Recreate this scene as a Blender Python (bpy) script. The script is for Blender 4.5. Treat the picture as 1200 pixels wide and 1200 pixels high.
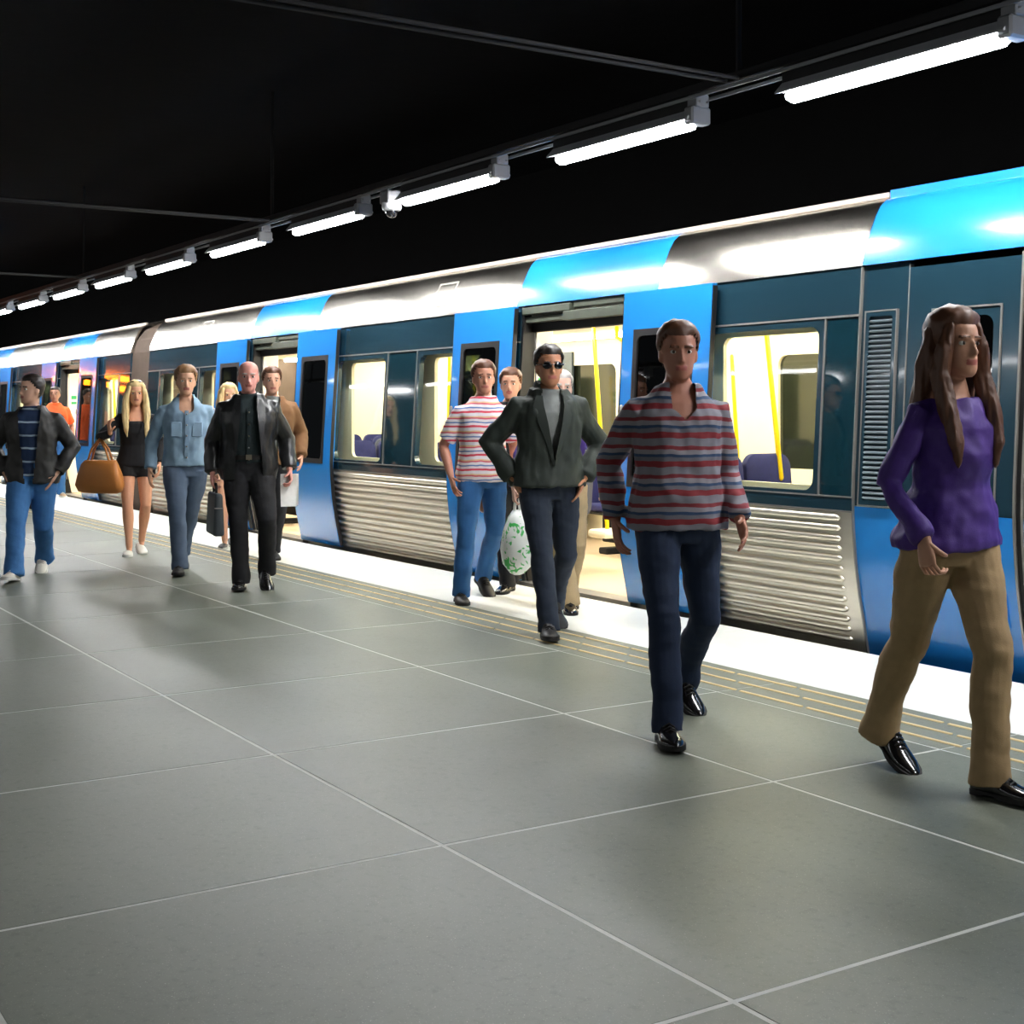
import bpy, bmesh, math, random
from mathutils import Vector, Matrix, noise
R = math.radians
random.seed(7)
scn = bpy.context.scene
C = scn.collection
for o in list(bpy.data.objects):
    bpy.data.objects.remove(o, do_unlink=True)

# ------------------------------------------------------------------ camera, world, exposure
# world: X along the train (to the right), Y across the platform towards the train, Z up; platform surface z = 0
EYE = 1.38
cam_d = bpy.data.cameras.new('camera')
cam_d.sensor_width = 36.0
cam_d.lens = 48.5
cam_d.shift_y = -0.0975
cam_d.clip_end = 300
cam = bpy.data.objects.new('camera', cam_d)
C.objects.link(cam)
cam.location = (0, 0, EYE)
cam.rotation_euler = (R(90), 0, math.atan2(0.844, 0.536))
scn.camera = cam

wd = bpy.data.worlds.new('tunnel_dark')
wd.use_nodes = True
wd.node_tree.nodes['Background'].inputs[0].default_value = (0.8, 0.9, 1.0, 1)
wd.node_tree.nodes['Background'].inputs[1].default_value = 0.02
scn.world = wd

scn.view_settings.view_transform = 'Standard'
scn.view_settings.look = 'None'
scn.view_settings.gamma = 1
scn.view_settings.use_curve_mapping = False
scn.view_settings.exposure = 1.35
LAMP = 54.0          # strength of the platform tube lamps
LAMP_BACK = 9.0     # strength of the tube lamps along the other platform edge
CARLIGHT = 10.5       # strength of the light strips inside the train

# ------------------------------------------------------------------ materials
MATS = {}
def lin(c):
    out = []
    for v in c[:3]:
        v /= 255.0
        out.append(v / 12.92 if v <= 0.04045 else ((v + 0.055) / 1.055) ** 2.4)
    return tuple(out) + (1.0,)

def mat(name, rgb, rough=0.5, metal=0.0, var=0.12, scale=6.0, stretch=(1, 1, 1), bump=0.0, bscale=60.0, coat=0.0, spec=None, emit=0.0, rvar=0.0, sheen=0.0):
    if name in MATS:
        return MATS[name]
    m = bpy.data.materials.new(name)
    m.use_nodes = True
    nt = m.node_tree
    b = nt.nodes['Principled BSDF']
    tc = nt.nodes.new('ShaderNodeTexCoord')
    mp = nt.nodes.new('ShaderNodeMapping')
    mp.inputs['Scale'].default_value = stretch
    nt.links.new(tc.outputs['Object'], mp.inputs[0])
    nz = nt.nodes.new('ShaderNodeTexNoise')
    nz.inputs['Scale'].default_value = scale
    nz.inputs['Detail'].default_value = 4
    nt.links.new(mp.outputs[0], nz.inputs['Vector'])
    mx = nt.nodes.new('ShaderNodeMix')
    mx.data_type = 'RGBA'
    c = lin(rgb)
    mx.inputs['A'].default_value = tuple(min(1, v * (1 - var)) for v in c[:3]) + (1,)
    mx.inputs['B'].default_value = tuple(min(1, v * (1 + var)) for v in c[:3]) + (1,)
    nt.links.new(nz.outputs['Fac'], mx.inputs['Factor'])
    nt.links.new(mx.outputs['Result'], b.inputs['Base Color'])
    b.inputs['Roughness'].default_value = rough
    b.inputs['Metallic'].default_value = metal
    b.inputs['Coat Weight'].default_value = coat
    b.inputs['Coat Roughness'].default_value = 0.05
    if sheen:
        b.inputs['Sheen Weight'].default_value = sheen
    if spec is not None:
        b.inputs['Specular IOR Level'].default_value = spec
    if emit:
        nt.links.new(mx.outputs['Result'], b.inputs['Emission Color'])
        b.inputs['Emission Strength'].default_value = emit
    if rvar:
        mr = nt.nodes.new('ShaderNodeMapRange')
        mr.inputs['To Min'].default_value = max(0.02, rough - rvar)
        mr.inputs['To Max'].default_value = rough + rvar
        nt.links.new(nz.outputs['Fac'], mr.inputs['Value'])
        nt.links.new(mr.outputs[0], b.inputs['Roughness'])
    if bump:
        n2 = nt.nodes.new('ShaderNodeTexNoise')
        n2.inputs['Scale'].default_value = bscale
        n2.inputs['Detail'].default_value = 3
        nt.links.new(mp.outputs[0], n2.inputs['Vector'])
        bp = nt.nodes.new('ShaderNodeBump')
        bp.inputs['Strength'].default_value = bump
        bp.inputs['Distance'].default_value = 0.01
        nt.links.new(n2.outputs['Fac'], bp.inputs['Height'])
        nt.links.new(bp.outputs[0], b.inputs['Normal'])
    MATS[name] = m
    return m

def mat_tile(name, rgb, speck, rough):
    """polished stone with fine light and dark grains"""
    m = mat(name, rgb, rough, var=0.20, scale=1.7, spec=.4)
    nt = m.node_tree
    b = nt.nodes['Principled BSDF']
    oi = nt.nodes.new('ShaderNodeObjectInfo')
    tc = [n for n in nt.nodes if n.type == 'TEX_COORD'][0]
    mp = [n for n in nt.nodes if n.type == 'MAPPING'][0]
    va = nt.nodes.new('ShaderNodeVectorMath'); va.operation = 'MULTIPLY_ADD'
    va.inputs[1].default_value = (17, 31, 9)
    cmb = nt.nodes.new('ShaderNodeCombineXYZ')
    for i in range(3):
        nt.links.new(oi.outputs['Random'], cmb.inputs[i])
    nt.links.new(cmb.outputs[0], va.inputs[0])
    nt.links.new(tc.outputs['Object'], va.inputs[2])
    nt.links.new(va.outputs[0], mp.inputs[0])
    base = b.inputs['Base Color'].links[0].from_socket
    prev = base
    for sc, lo, hi, col in ((46, .075, .03, speck), (30, .52, .74, (62, 70, 58)), (110, .22, .08, (168, 170, 156))):
        if sc == 30:
            t = nt.nodes.new('ShaderNodeTexNoise'); t.inputs['Scale'].default_value = sc; t.inputs['Detail'].default_value = 6; t.inputs['Roughness'].default_value = .75
            out = t.outputs['Fac']
        else:
            t = nt.nodes.new('ShaderNodeTexVoronoi'); t.inputs['Scale'].default_value = sc
            out = t.outputs['Distance']
        nt.links.new(mp.outputs[0], t.inputs['Vector'])
        r = nt.nodes.new('ShaderNodeMapRange')
        r.inputs['From Min'].default_value = lo; r.inputs['From Max'].default_value = hi
        r.inputs['To Max'].default_value = {46: .75, 30: .5, 110: .4}[sc]
        nt.links.new(out, r.inputs['Value'])
        mx = nt.nodes.new('ShaderNodeMix'); mx.data_type = 'RGBA'
        nt.links.new(r.outputs[0], mx.inputs['Factor'])
        nt.links.new(prev, mx.inputs['A'])
        mx.inputs['B'].default_value = lin(col)
        prev = mx.outputs['Result']
    nt.links.new(prev, b.inputs['Base Color'])
    return m

def mat_glass(name, tint, refl=1.0):
    m = bpy.data.materials.new(name)
    m.use_nodes = True
    nt = m.node_tree
    nt.nodes.remove(nt.nodes['Principled BSDF'])
    out = nt.nodes['Material Output']
    tr = nt.nodes.new('ShaderNodeBsdfTransparent'); tr.inputs[0].default_value = tint
    gl = nt.nodes.new('ShaderNodeBsdfGlossy'); gl.inputs['Roughness'].default_value = 0.02
    nz = nt.nodes.new('ShaderNodeTexNoise'); nz.inputs['Scale'].default_value = 1.5
    bp = nt.nodes.new('ShaderNodeBump'); bp.inputs['Strength'].default_value = 0.02
    nt.links.new(nz.outputs['Fac'], bp.inputs['Height'])
    nt.links.new(bp.outputs[0], gl.inputs['Normal'])
    fr = nt.nodes.new('ShaderNodeFresnel'); fr.inputs[0].default_value = 1.5
    ge = nt.nodes.new('ShaderNodeNewGeometry')
    iv = nt.nodes.new('ShaderNodeMath'); iv.operation = 'SUBTRACT'; iv.inputs[0].default_value = refl
    nt.links.new(ge.outputs['Backfacing'], iv.inputs[1])
    iv.use_clamp = True
    mu = nt.nodes.new('ShaderNodeMath'); mu.operation = 'MULTIPLY'
    nt.links.new(iv.outputs[0], mu.inputs[1])
    nt.links.new(fr.outputs[0], mu.inputs[0])
    ms = nt.nodes.new('ShaderNodeMixShader')
    nt.links.new(mu.outputs[0], ms.inputs[0])
    nt.links.new(tr.outputs[0], ms.inputs[1]); nt.links.new(gl.outputs[0], ms.inputs[2])
    nt.links.new(ms.outputs[0], out.inputs[0])
    MATS[name] = m
    return m

def mat_bands(name, period, stops, rough=0.8, axis='Z', wob=0.004, bump=.15):
    """cloth with printed stripes: stops = [(position 0..1, rgb)] repeated every `period` metres"""
    m = mat(name, (128, 128, 128), rough, bump=bump, bscale=300)
    nt = m.node_tree
    b = nt.nodes['Principled BSDF']
    tc = [n for n in nt.nodes if n.type == 'TEX_COORD'][0]
    sp = nt.nodes.new('ShaderNodeSeparateXYZ')
    nt.links.new(tc.outputs['Object'], sp.inputs[0])
    nz = nt.nodes.new('ShaderNodeTexNoise'); nz.inputs['Scale'].default_value = 7
    nt.links.new(tc.outputs['Object'], nz.inputs['Vector'])
    ad = nt.nodes.new('ShaderNodeMath'); ad.operation = 'MULTIPLY_ADD'; ad.inputs[1].default_value = wob * 8
    nt.links.new(nz.outputs['Fac'], ad.inputs[0]); nt.links.new(sp.outputs[axis], ad.inputs[2])
    dv = nt.nodes.new('ShaderNodeMath'); dv.operation = 'DIVIDE'; dv.inputs[1].default_value = period
    nt.links.new(ad.outputs[0], dv.inputs[0])
    fr = nt.nodes.new('ShaderNodeMath'); fr.operation = 'FRACT'
    nt.links.new(dv.outputs[0], fr.inputs[0])
    cr = nt.nodes.new('ShaderNodeValToRGB'); cr.color_ramp.interpolation = 'CONSTANT'
    el = cr.color_ramp.elements
    while len(el) > 1:
        el.remove(el[-1])
    el[0].position = 0; el[0].color = lin(stops[0][1])
    for p, c in stops[1:]:
        e = el.new(p); e.color = lin(c)
    nt.links.new(fr.outputs[0], cr.inputs[0])
    nt.links.new(cr.outputs[0], b.inputs['Base Color'])
    return m

# ------------------------------------------------------------------ mesh helpers
def V(*a): return Vector(a)

def box(bm, x0, x1, y0, y1, z0, z1):
    v = [bm.verts.new(p) for p in ((x0, y0, z0), (x1, y0, z0), (x1, y1, z0), (x0, y1, z0), (x0, y0, z1), (x1, y0, z1), (x1, y1, z1), (x0, y1, z1))]
    for f in ((3, 2, 1, 0), (4, 5, 6, 7), (0, 1, 5, 4), (1, 2, 6, 5), (2, 3, 7, 6), (3, 0, 4, 7)):
        bm.faces.new([v[i] for i in f])
    return v

def rings(bm, rs, cap=True, closed=True):
    """connect a list of rings (lists of points) into a skin"""
    vs = [[bm.verts.new(p) for p in r] for r in rs]
    n = len(vs[0])
    for a, b in zip(vs, vs[1:]):
        for i in range(n if closed else n - 1):
            j = (i + 1) % n
            bm.faces.new((a[i], a[j], b[j], b[i]))
    if cap:
        bm.faces.new(vs[0][::-1]); bm.faces.new(vs[-1])
    return vs

def frames(pts):
    pts = [Vector(p) for p in pts]
    out = []
    up = None
    for i, p in enumerate(pts):
        a = pts[max(0, i - 1)]; b = pts[min(len(pts) - 1, i + 1)]
        d = (b - a).normalized()
        if up is None:
            up = Vector((0, 0, 1)) if abs(d.z) < .9 else Vector((1, 0, 0))
        u = (up - d * up.dot(d))
        u = u.normalized() if u.length > 1e-6 else d.orthogonal().normalized()
        w = d.cross(u)
        up = u
        out.append((p, d, u, w))
    return out

def tube(bm, pts, rad, n=10, round_ends=True, flat=1.0):
    """tapered tube along points; rad a number or one per point"""
    if not isinstance(rad, (list, tuple)):
        rad = [rad] * len(pts)
    rs = []
    fr = frames(pts)
    def ring(p, u, w, r):
        return [p + u * (math.cos(2 * math.pi * k / n) * r) + w * (math.sin(2 * math.pi * k / n) * r * flat) for k in range(n)]
    if round_ends:
        p, d, u, w = fr[0]
        for a in (80, 45):
            rs.append(ring(p - d * rad[0] * math.sin(R(a)), u, w, rad[0] * math.cos(R(a))))
    for (p, d, u, w), r in zip(fr, rad):
        rs.append(ring(p, u, w, r))
    if round_ends:
        p, d, u, w = fr[-1]
        for a in (45, 80):
            rs.append(ring(p + d * rad[-1] * math.sin(R(a)), u, w, rad[-1] * math.cos(R(a))))
    return rings(bm, rs)

def ball(bm, c, rx, ry, rz, M=None, nu=12, nv=8):
    c = Vector(c)
    rs = []
    for j in range(nv + 1):
        t = math.pi * (j + .001) / (nv + .002)
        rs.append([Vector((rx * math.sin(t) * math.cos(2 * math.pi * i / nu), ry * math.sin(t) * math.sin(2 * math.pi * i / nu), -rz * math.cos(t))) for i in range(nu)])
    if M is not None:
        rs = [[M @ p for p in r] for r in rs]
    return rings(bm, [[c + p for p in r] for r in rs])

def to_mesh(bm, name, smooth=False, angle=None):
    bmesh.ops.recalc_face_normals(bm, faces=bm.faces)
    me = bpy.data.meshes.new(name)
    bm.to_mesh(me)
    bm.free()
    if smooth or angle is not None:
        me.polygons.foreach_set('use_smooth', [True] * len(me.polygons))
        if angle is not None:
            me.set_sharp_from_angle(angle=R(angle))
    return me

def link(name, me, parent=None, loc=None, m=None):
    o = bpy.data.objects.new(name, me)
    C.objects.link(o)
    if m is not None and not me.materials:
        me.materials.append(m)
    if parent is not None:
        o.parent = parent
    if loc is not None:
        o.location = loc
    return o

def root_of(o):
    while o.parent is not None:
        o = o.parent
    return o

def part(name, bm, m, parent=None, smooth=False, angle=None):
    """one mesh object; vertices come in world coordinates, parents carry no rotation"""
    if parent is not None:
        r = root_of(parent)
        bmesh.ops.translate(bm, verts=bm.verts, vec=-r.location)
    return link(name, to_mesh(bm, name, smooth, angle), parent, None, m)

def tag(o, label=None, cat=None, group=None, kind=None):
    if label: o['label'] = label
    if cat: o['category'] = cat
    if group: o['group'] = group
    if kind: o['kind'] = kind
    return o

def empty(name, loc=(0, 0, 0), rz=0.0):
    o = bpy.data.objects.new(name, None)
    o.empty_display_size = 0.2
    C.objects.link(o)
    o.location = loc
    o.rotation_euler = (0, 0, rz)
    return o

def bevel(bm, w, seg=2, verts=None):
    bmesh.ops.bevel(bm, geom=list(bm.edges), offset=w, segments=seg, affect='EDGES', profile=.5)

# ------------------------------------------------------------------ the platform
M_tile = mat_tile('tile_stone', (104, 109, 97), (206, 206, 190), 0.45)
M_grout = mat('grout', (196, 198, 192), 0.6, scale=9)
M_edge = mat('edge_stone', (236, 237, 230), 0.45, var=.05, scale=5)
M_tact = mat_tile('tactile_stone', (116, 120, 108), (206, 206, 190), 0.48)
M_brass = mat('brass_strip', (240, 216, 160), 0.35, 0.25, var=.1)
M_conc = mat('concrete', (60, 60, 58), 0.85, scale=3, bump=.3, bscale=20)
M_black = mat('tunnel_rock', (15, 15, 16), 0.95, scale=2, bump=.6, bscale=4, spec=.05)
M_nearblack = mat('near_black_wall', (13, 13, 13), 0.95, scale=2, bump=.4, bscale=5, spec=.05)  # near-black, matt colour for the tunnel wall and track bed

TX, TY = 1.38, 1.42
X0, X1 = -2.45 - 25 * TX, -2.45 + 4 * TX
bm = bmesh.new(); box(bm, X0 - 30, X1, -3.6, 5.955, -0.30, -0.0012)
floor = tag(part('floor', bm, M_grout), 'grey stone platform floor with pale joints', kind='structure')
def slab_mesh(w, d, gap, thick=.03, name='tile'):
    bm = bmesh.new(); box(bm, -w / 2 + gap / 2, w / 2 - gap / 2, -d / 2 + gap / 2, d / 2 - gap / 2, -thick, 0)
    top = [e for e in bm.edges if all(v.co.z > -.001 for v in e.verts)]
    bmesh.ops.bevel(bm, geom=top, offset=.0012, segments=1, affect='EDGES')
    return to_mesh(bm, name)
GAP = .016
rows = [(-3.56, -2.14), (-2.14, -.72), (-.72, .70), (.70, 2.17), (2.17, 3.59), (3.59, 4.51)]
me_full = slab_mesh(TX, TY, GAP); me_full.materials.append(M_tile)
me_wide = slab_mesh(TX, 1.47, GAP); me_wide.materials.append(M_tile)
me_short = slab_mesh(TX, .92, GAP); me_short.materials.append(M_tile)
for y0, y1 in rows:
    far = -12.0 if y1 < 2.2 else (-20 if y1 < 3.6 else X0)
    for k in range(29):
        xa = X0 + k * TX
        if xa + TX < far:
            continue
        link('tile', me_short if y1 - y0 < 1.2 else (me_wide if y1 - y0 > 1.45 else me_full), floor, (xa + TX / 2, (y0 + y1) / 2, random.uniform(-.0004, .0004)))
# the far tiles, too small to tell apart
bm = bmesh.new()
for y0, y1 in rows:
    far = -12.0 if y1 < 2.2 else (-20 if y1 < 3.6 else X0)
    for k in range(-20, 29):
        xa = X0 + k * TX
        if xa + TX < far or k < 0:
            box(bm, xa + GAP / 2, xa + TX - GAP / 2, y0 + GAP / 2, y1 - GAP / 2, -.003, 0)
tag(part('tile_field', bm, M_tile, floor), kind='stuff')
me_t = slab_mesh(TX, .49, .010, name='tactile_slab'); me_t.materials.append(M_tact)
me_e = slab_mesh(TX, .955, .004, name='edge_slab'); me_e.materials.append(M_edge)
for k in range(-18, 29):
    xa = X0 + k * TX
    link('tactile_slab', me_t, floor, (xa + TX / 2, 4.755, 0))
    link('edge_slab', me_e, floor, (xa + TX / 2, 5.4775, 0))
bm = bmesh.new(); box(bm, -.215, .215, -.010, .010, -.004, .004); bevel(bm, .003, 1)
me_s = to_mesh(bm, 'tactile_strip'); me_s.materials.append(M_brass)
bm_far = bmesh.new()
for r, y in enumerate((4.61, 4.755, 4.90)):
    for k in range(90):
        x = 1.5 - (k + r * .37) * .46
        if x > -31:
            link('tactile_strip', me_s, floor, (x, y, .001))
# side of the platform and the track bed
bm = bmesh.new(); box(bm, X0 - 30, X1, 5.70, 5.95, -1.3, -0.30)
tag(part('trim_1', bm, M_conc), 'concrete side of the platform above the track', kind='structure')
bm = bmesh.new(); box(bm, X0 - 30, X1, 5.70, 10.4, -1.5, -1.3)
tag(part('track_bed', bm, M_nearblack), 'dark track bed under the train', kind='structure')
bm = bmesh.new(); box(bm, X0 - 30, X1, 10.2, 10.4, -1.3, 5.2)
tag(part('wall_back', bm, M_nearblack), 'black tunnel wall behind the train', kind='structure')
bm = bmesh.new(); box(bm, X0 - 30, X1, -4.0, 10.4, 4.6, 4.9)
tag(part('ceiling', bm, M_black), 'black unlit tunnel ceiling', kind='structure')
# ------------------------------------------------------------------ the train
M_blue = mat('blue_paint', (28, 128, 208), 0.22, 0.0, var=.05, scale=2, coat=.6)
M_teal = mat('teal_paint', (26, 52, 64), 0.16, 0.0, var=.08, scale=2, coat=.5)
M_tealg = mat('teal_glass_panel', (13, 46, 56), 0.06, 0.0, var=.08, scale=3, coat=.8)
M_steel = mat('brushed_steel', (176, 171, 163), 0.23, 1.0, var=.12, scale=5, stretch=(.6, 6, 6))
M_skirt = mat('skirt_steel', (214, 208, 196), 0.40, 1.0, var=.08, scale=5, stretch=(.6, 6, 6))
M_rib = mat('rib_steel', (236, 228, 212), 0.40, 1.0, var=.06, scale=5, stretch=(.5, 6, 6))
M_trim = mat('grey_trim', (150, 146, 140), 0.4, .6)
M_slat = mat('slat_metal', (120, 134, 142), .35, .6)
M_gasket = mat('black_gasket', (14, 14, 15), 0.5)
M_header = mat('olive_header', (92, 98, 86), 0.4, .3, var=.2, scale=12)
M_cream = mat('cream_lining', (244, 235, 204), 0.45, var=.03, scale=3)
M_cream2 = mat('pale_lining', (248, 244, 228), 0.45, var=.03, scale=3)
M_carfloor = mat('car_floor', (214, 190, 160), 0.5, var=.08, scale=60)
M_yellow = mat('yellow_pole', (255, 216, 0), 0.28, var=.04)
M_seat = mat('seat_plush', (34, 38, 96), 0.85, var=.25, scale=30)
M_seatback = mat('seat_shell', (78, 84, 104), 0.5, var=.1)
M_under = mat('underframe', (26, 26, 27), 0.8)
M_bellow = mat('bellows_rubber', (92, 78, 68), 0.75, var=.2, scale=8)
M_glass = mat_glass('window_glass', (.96, .98, .95, 1), 1.0)
M_glassd = mat_glass('dark_window_glass', (.20, .24, .20, 1), 1.0)
M_farglass = mat('far_window', (34, 38, 26), 0.08, var=.2, scale=3, coat=.5)
M_strip = mat('ceiling_light_strip', (255, 250, 232), .5, emit=CARLIGHT, var=0)
M_signw = mat('sign_white', (240, 240, 236), .5, var=.02)
M_signr = mat('sign_red', (214, 62, 30), .5, var=.05)
M_signg = mat('sign_green', (30, 160, 90), .5, var=.05)
M_rim = mat('roof_rim', (188, 176, 164), 0.45, .3)
M_advert = mat('advert_print', (60, 72, 78), .4, var=.6, scale=9)

PROF = [(-.35, 6.19), (-.12, 6.145), (0, 6.12), (.15, 6.09), (.3, 6.058), (.5, 6.025), (.7, 6.006), (.85, 6.0), (1.0, 6.004), (1.5, 6.035), (2.24, 6.085),
        (2.34, 6.112), (2.44, 6.150), (2.54, 6.198), (2.60, 6.237), (2.64, 6.285), (2.658, 6.33)]
def prof(z):
    for (a, ya), (b, yb) in zip(PROF, PROF[1:]):
        if z <= b:
            t = max(0, (z - a) / (b - a))
            return ya + (yb - ya) * t
    return PROF[-1][1]

def zlist(z0, z1):
    zs = [z0] + [z for z, _ in PROF if z0 + .01 < z < z1 - .01] + [z1]
    return zs

def panel(bm, x0, x1, z0, z1, off=0.0, depth=.03, fn=prof):
    """body-side plate following the curved side of the car"""
    zs = zlist(z0, z1)
    rs = []
    for x in (x0, x1):
        rs.append([Vector((x, fn(z) - off, z)) for z in zs] + [Vector((x, fn(z) - off + depth, z)) for z in reversed(zs)])
    rings(bm, rs)

def rrect(x0, x1, z0, z1, r, k=5):
    """four corner arcs, counter-clockwise from bottom left"""
    out = []
    for cx, cz, a0 in ((x0 + r, z0 + r, 180), (x1 - r, z0 + r, 270), (x1 - r, z1 - r, 0), (x0 + r, z1 - r, 90)):
        out.append([(cx + r * math.cos(R(a0 + 90 * i / k)), cz + r * math.sin(R(a0 + 90 * i / k))) for i in range(k + 1)])
    return out

def hole_panel(bm, x0, x1, z0, z1, hole, r=.06, off=0.0, depth=.03, fn=prof):
    """plate with a rounded window hole: hole = (x0, x1, z0, z1)"""
    arcs = rrect(*hole, r)
    outer = [(x0, z0), (x1, z0), (x1, z1), (x0, z1)]
    layers = []
    for dy in (0, depth):
        ov = [bm.verts.new((x, fn(z) - off + dy, z)) for x, z in outer]
        iv = [[bm.verts.new((x, fn(z) - off + dy, z)) for x, z in arc] for arc in arcs]
        for i in range(4):
            j = (i + 1) % 4
            for a, b in zip(iv[i], iv[i][1:]):
                bm.faces.new((ov[i], a, b))
            bm.faces.new((ov[i], iv[i][-1], iv[j][0], ov[j]))
        layers.append((ov, iv))
    (o0, i0), (o1, i1) = layers
    for i in range(4):
        j = (i + 1) % 4
        bm.faces.new((o0[i], o0[j], o1[j], o1[i]))
    f0 = [v for arc in i0 for v in arc]; f1 = [v for arc in i1 for v in arc]
    for i in range(len(f0)):
        j = (i + 1) % len(f0)
        bm.faces.new((f0[i], f1[i], f1[j], f0[j]))

def pane(bm, hole, r=.06, off=0.0, depth=.006, fn=prof, grow=.004):
    h = (hole[0] - grow, hole[1] + grow, hole[2] - grow, hole[3] + grow)
    pts = [p for arc in rrect(*h, r) for p in arc]
    rings(bm, [[Vector((x, fn(z) - off, z)) for x, z in pts], [Vector((x, fn(z) - off + depth, z)) for x, z in pts]])

FARY = 8.82
def farfn(z): return FARY
WZ0, WZ1 = .905, 1.90
NB = bmesh.new
def quick(fn, *a, **k):
    bm = NB(); fn(bm, *a, **k); return bm

# seats are built once and copied
def seat_meshes():
    bm = NB(); box(bm, -.02, .40, -.03, .03, .10, .40); box(bm, -.06, .36, -.20, .20, .38, .41); box(bm, .10, .24, -.16, .16, .0, .06); bevel(bm, .012, 1)
    fr = to_mesh(bm, 'seat_frame'); fr.materials.append(M_under)
    bm = NB(); box(bm, -.02, .42, -.215, .215, .41, .49); bevel(bm, .03, 3)
    cu = to_mesh(bm, 'cushion', angle=40); cu.materials.append(M_seat)
    bm = NB()
    pts = [p for arc in rrect(-.215, .215, .46, 1.08, .10, 5) for p in arc]
    rs = []
    for dx, s in ((-.02, .93), (-.005, 1.0), (.04, 1.0), (.055, .93)):
        rs.append([Vector((-.05 + dx - (z - .46) * .10, y * s, .77 + (z - .77) * s)) for y, z in pts])
    rings(bm, rs)
    bk = to_mesh(bm, 'backrest', angle=40); bk.materials.append(M_seat)
    bm = NB()
    rs = []
    for dx, s in ((-.045, .80), (-.04, .96), (-.022, .97)):
        rs.append([Vector((-.05 + dx - (z - .46) * .10, y * s, .75 + (z - .77) * s)) for y, z in pts])
    rings(bm, rs)
    sh = to_mesh(bm, 'back_shell', angle=40); sh.materials.append(M_seatback)
    return fr, cu, bk, sh
SEAT = seat_meshes()

def seat(root, x, y, facing):
    s = link('seat', SEAT[0], root, V(x, y, 0) - root.location)
    s.rotation_euler = (0, 0, 0 if facing > 0 else math.pi)
    link('cushion', SEAT[1], s); link('backrest', SEAT[2], s); link('back_shell', SEAT[3], s)

def rib_mesh(L):
    """long raised bar of the corrugated skirt with tapered ends, centred on its length"""
    bm = NB()
    rs = []
    for x, k in ((-L / 2, .15), (-L / 2 + .015, .8), (-L / 2 + .03, 1), (L / 2 - .03, 1), (L / 2 - .015, .8), (L / 2, .15)):
        rs.append([Vector((x, .004, -.021 * k)), Vector((x, -.012 * k, -.019 * k)), Vector((x, -.021 * k, -.008 * k)), Vector((x, -.021 * k, .008 * k)), Vector((x, -.012 * k, .019 * k)), Vector((x, .004, .021 * k))])
    rings(bm, rs)
    me = to_mesh(bm, 'rib', angle=50); me.materials.append(M_rib)
    return me

def skirt(root, xa, xb, ra, rb):
    """stainless lower side with its corrugation, each rib a bar"""
    p = part('skirt_panel', quick(panel, xa, xb, -.14, .80, depth=.03), M_skirt, root, angle=30)
    me = rib_mesh(rb - ra)
    for i in range(13):
        z = .755 - i * .0605
        o = link('rib', me, p, V((ra + rb) / 2, prof(z), z) - root.location)
        o.rotation_euler = (math.atan2(prof(z + .03) - prof(z - .03), .06) * -1, 0, 0)

def leaf(root, xa, xb, wa, wb, label=None, sticker=False):
    bm = NB()
    OFF = .075
    panel(bm, xa, xb, .012, .80, OFF, .042)
    hole_panel(bm, xa, xb, .80, 2.235, (wa, wb, .865, 1.955), .035, OFF, .042)
    lf = part('door_leaf', bm, M_blue, root, angle=30)
    part('window_gasket', quick(hole_panel, wa - .012, wb + .012, .853, 1.967, (wa + .035, wb - .035, .90, 1.92), .05, OFF + .003, .03), M_gasket, lf)
    part('window_pane', quick(pane, (wa + .035, wb - .035, .90, 1.92), .05, OFF - .010), M_glassd, lf)
    bm = NB()
    for x in (xa - .010, xb):
        panel(bm, x, x + .010, .02, 2.22, OFF - .004, .034)
    part('rubber_edge', bm, M_gasket, lf)
    bm = NB(); tube(bm, [(xa + .05, prof(1.36) - OFF - .012, 1.36), (xa + .05, prof(1.42) - OFF - .012, 1.42)], .014, 8)
    part('door_button', bm, M_trim, lf, smooth=True)
    if sticker:
        for z in (1.60, 1.47):
            xs = wb - .15
            bm = NB(); box(bm, xs, xs + .085, prof(z) - OFF + .000, prof(z) - OFF + .004, z, z + .105)
            st = part('warning_sticker', bm, M_signw, lf)
            bm = NB(); box(bm, xs + .010, xs + .075, prof(z) - OFF - .003, prof(z) - OFF + .001, z + .010, z + .095)
            box(bm, xs + .010, xs + .075, prof(z) - OFF - .0035, prof(z) - OFF - .002, z + .010, z + .095)
            part('sticker_print', bm, M_signr, lf)
    return lf

def window_unit(root, wa, wb, ma=.05, mb=.05):
    w = part('window_surround', quick(hole_panel, wa - ma, wb + mb, .885, 1.945, (wa, wb, WZ0, WZ1), .075, .004, .05), M_teal, root)
    part('window_pane', quick(pane, (wa, wb, WZ0, WZ1), .075, -.012), M_glass, w)
    return w

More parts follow.
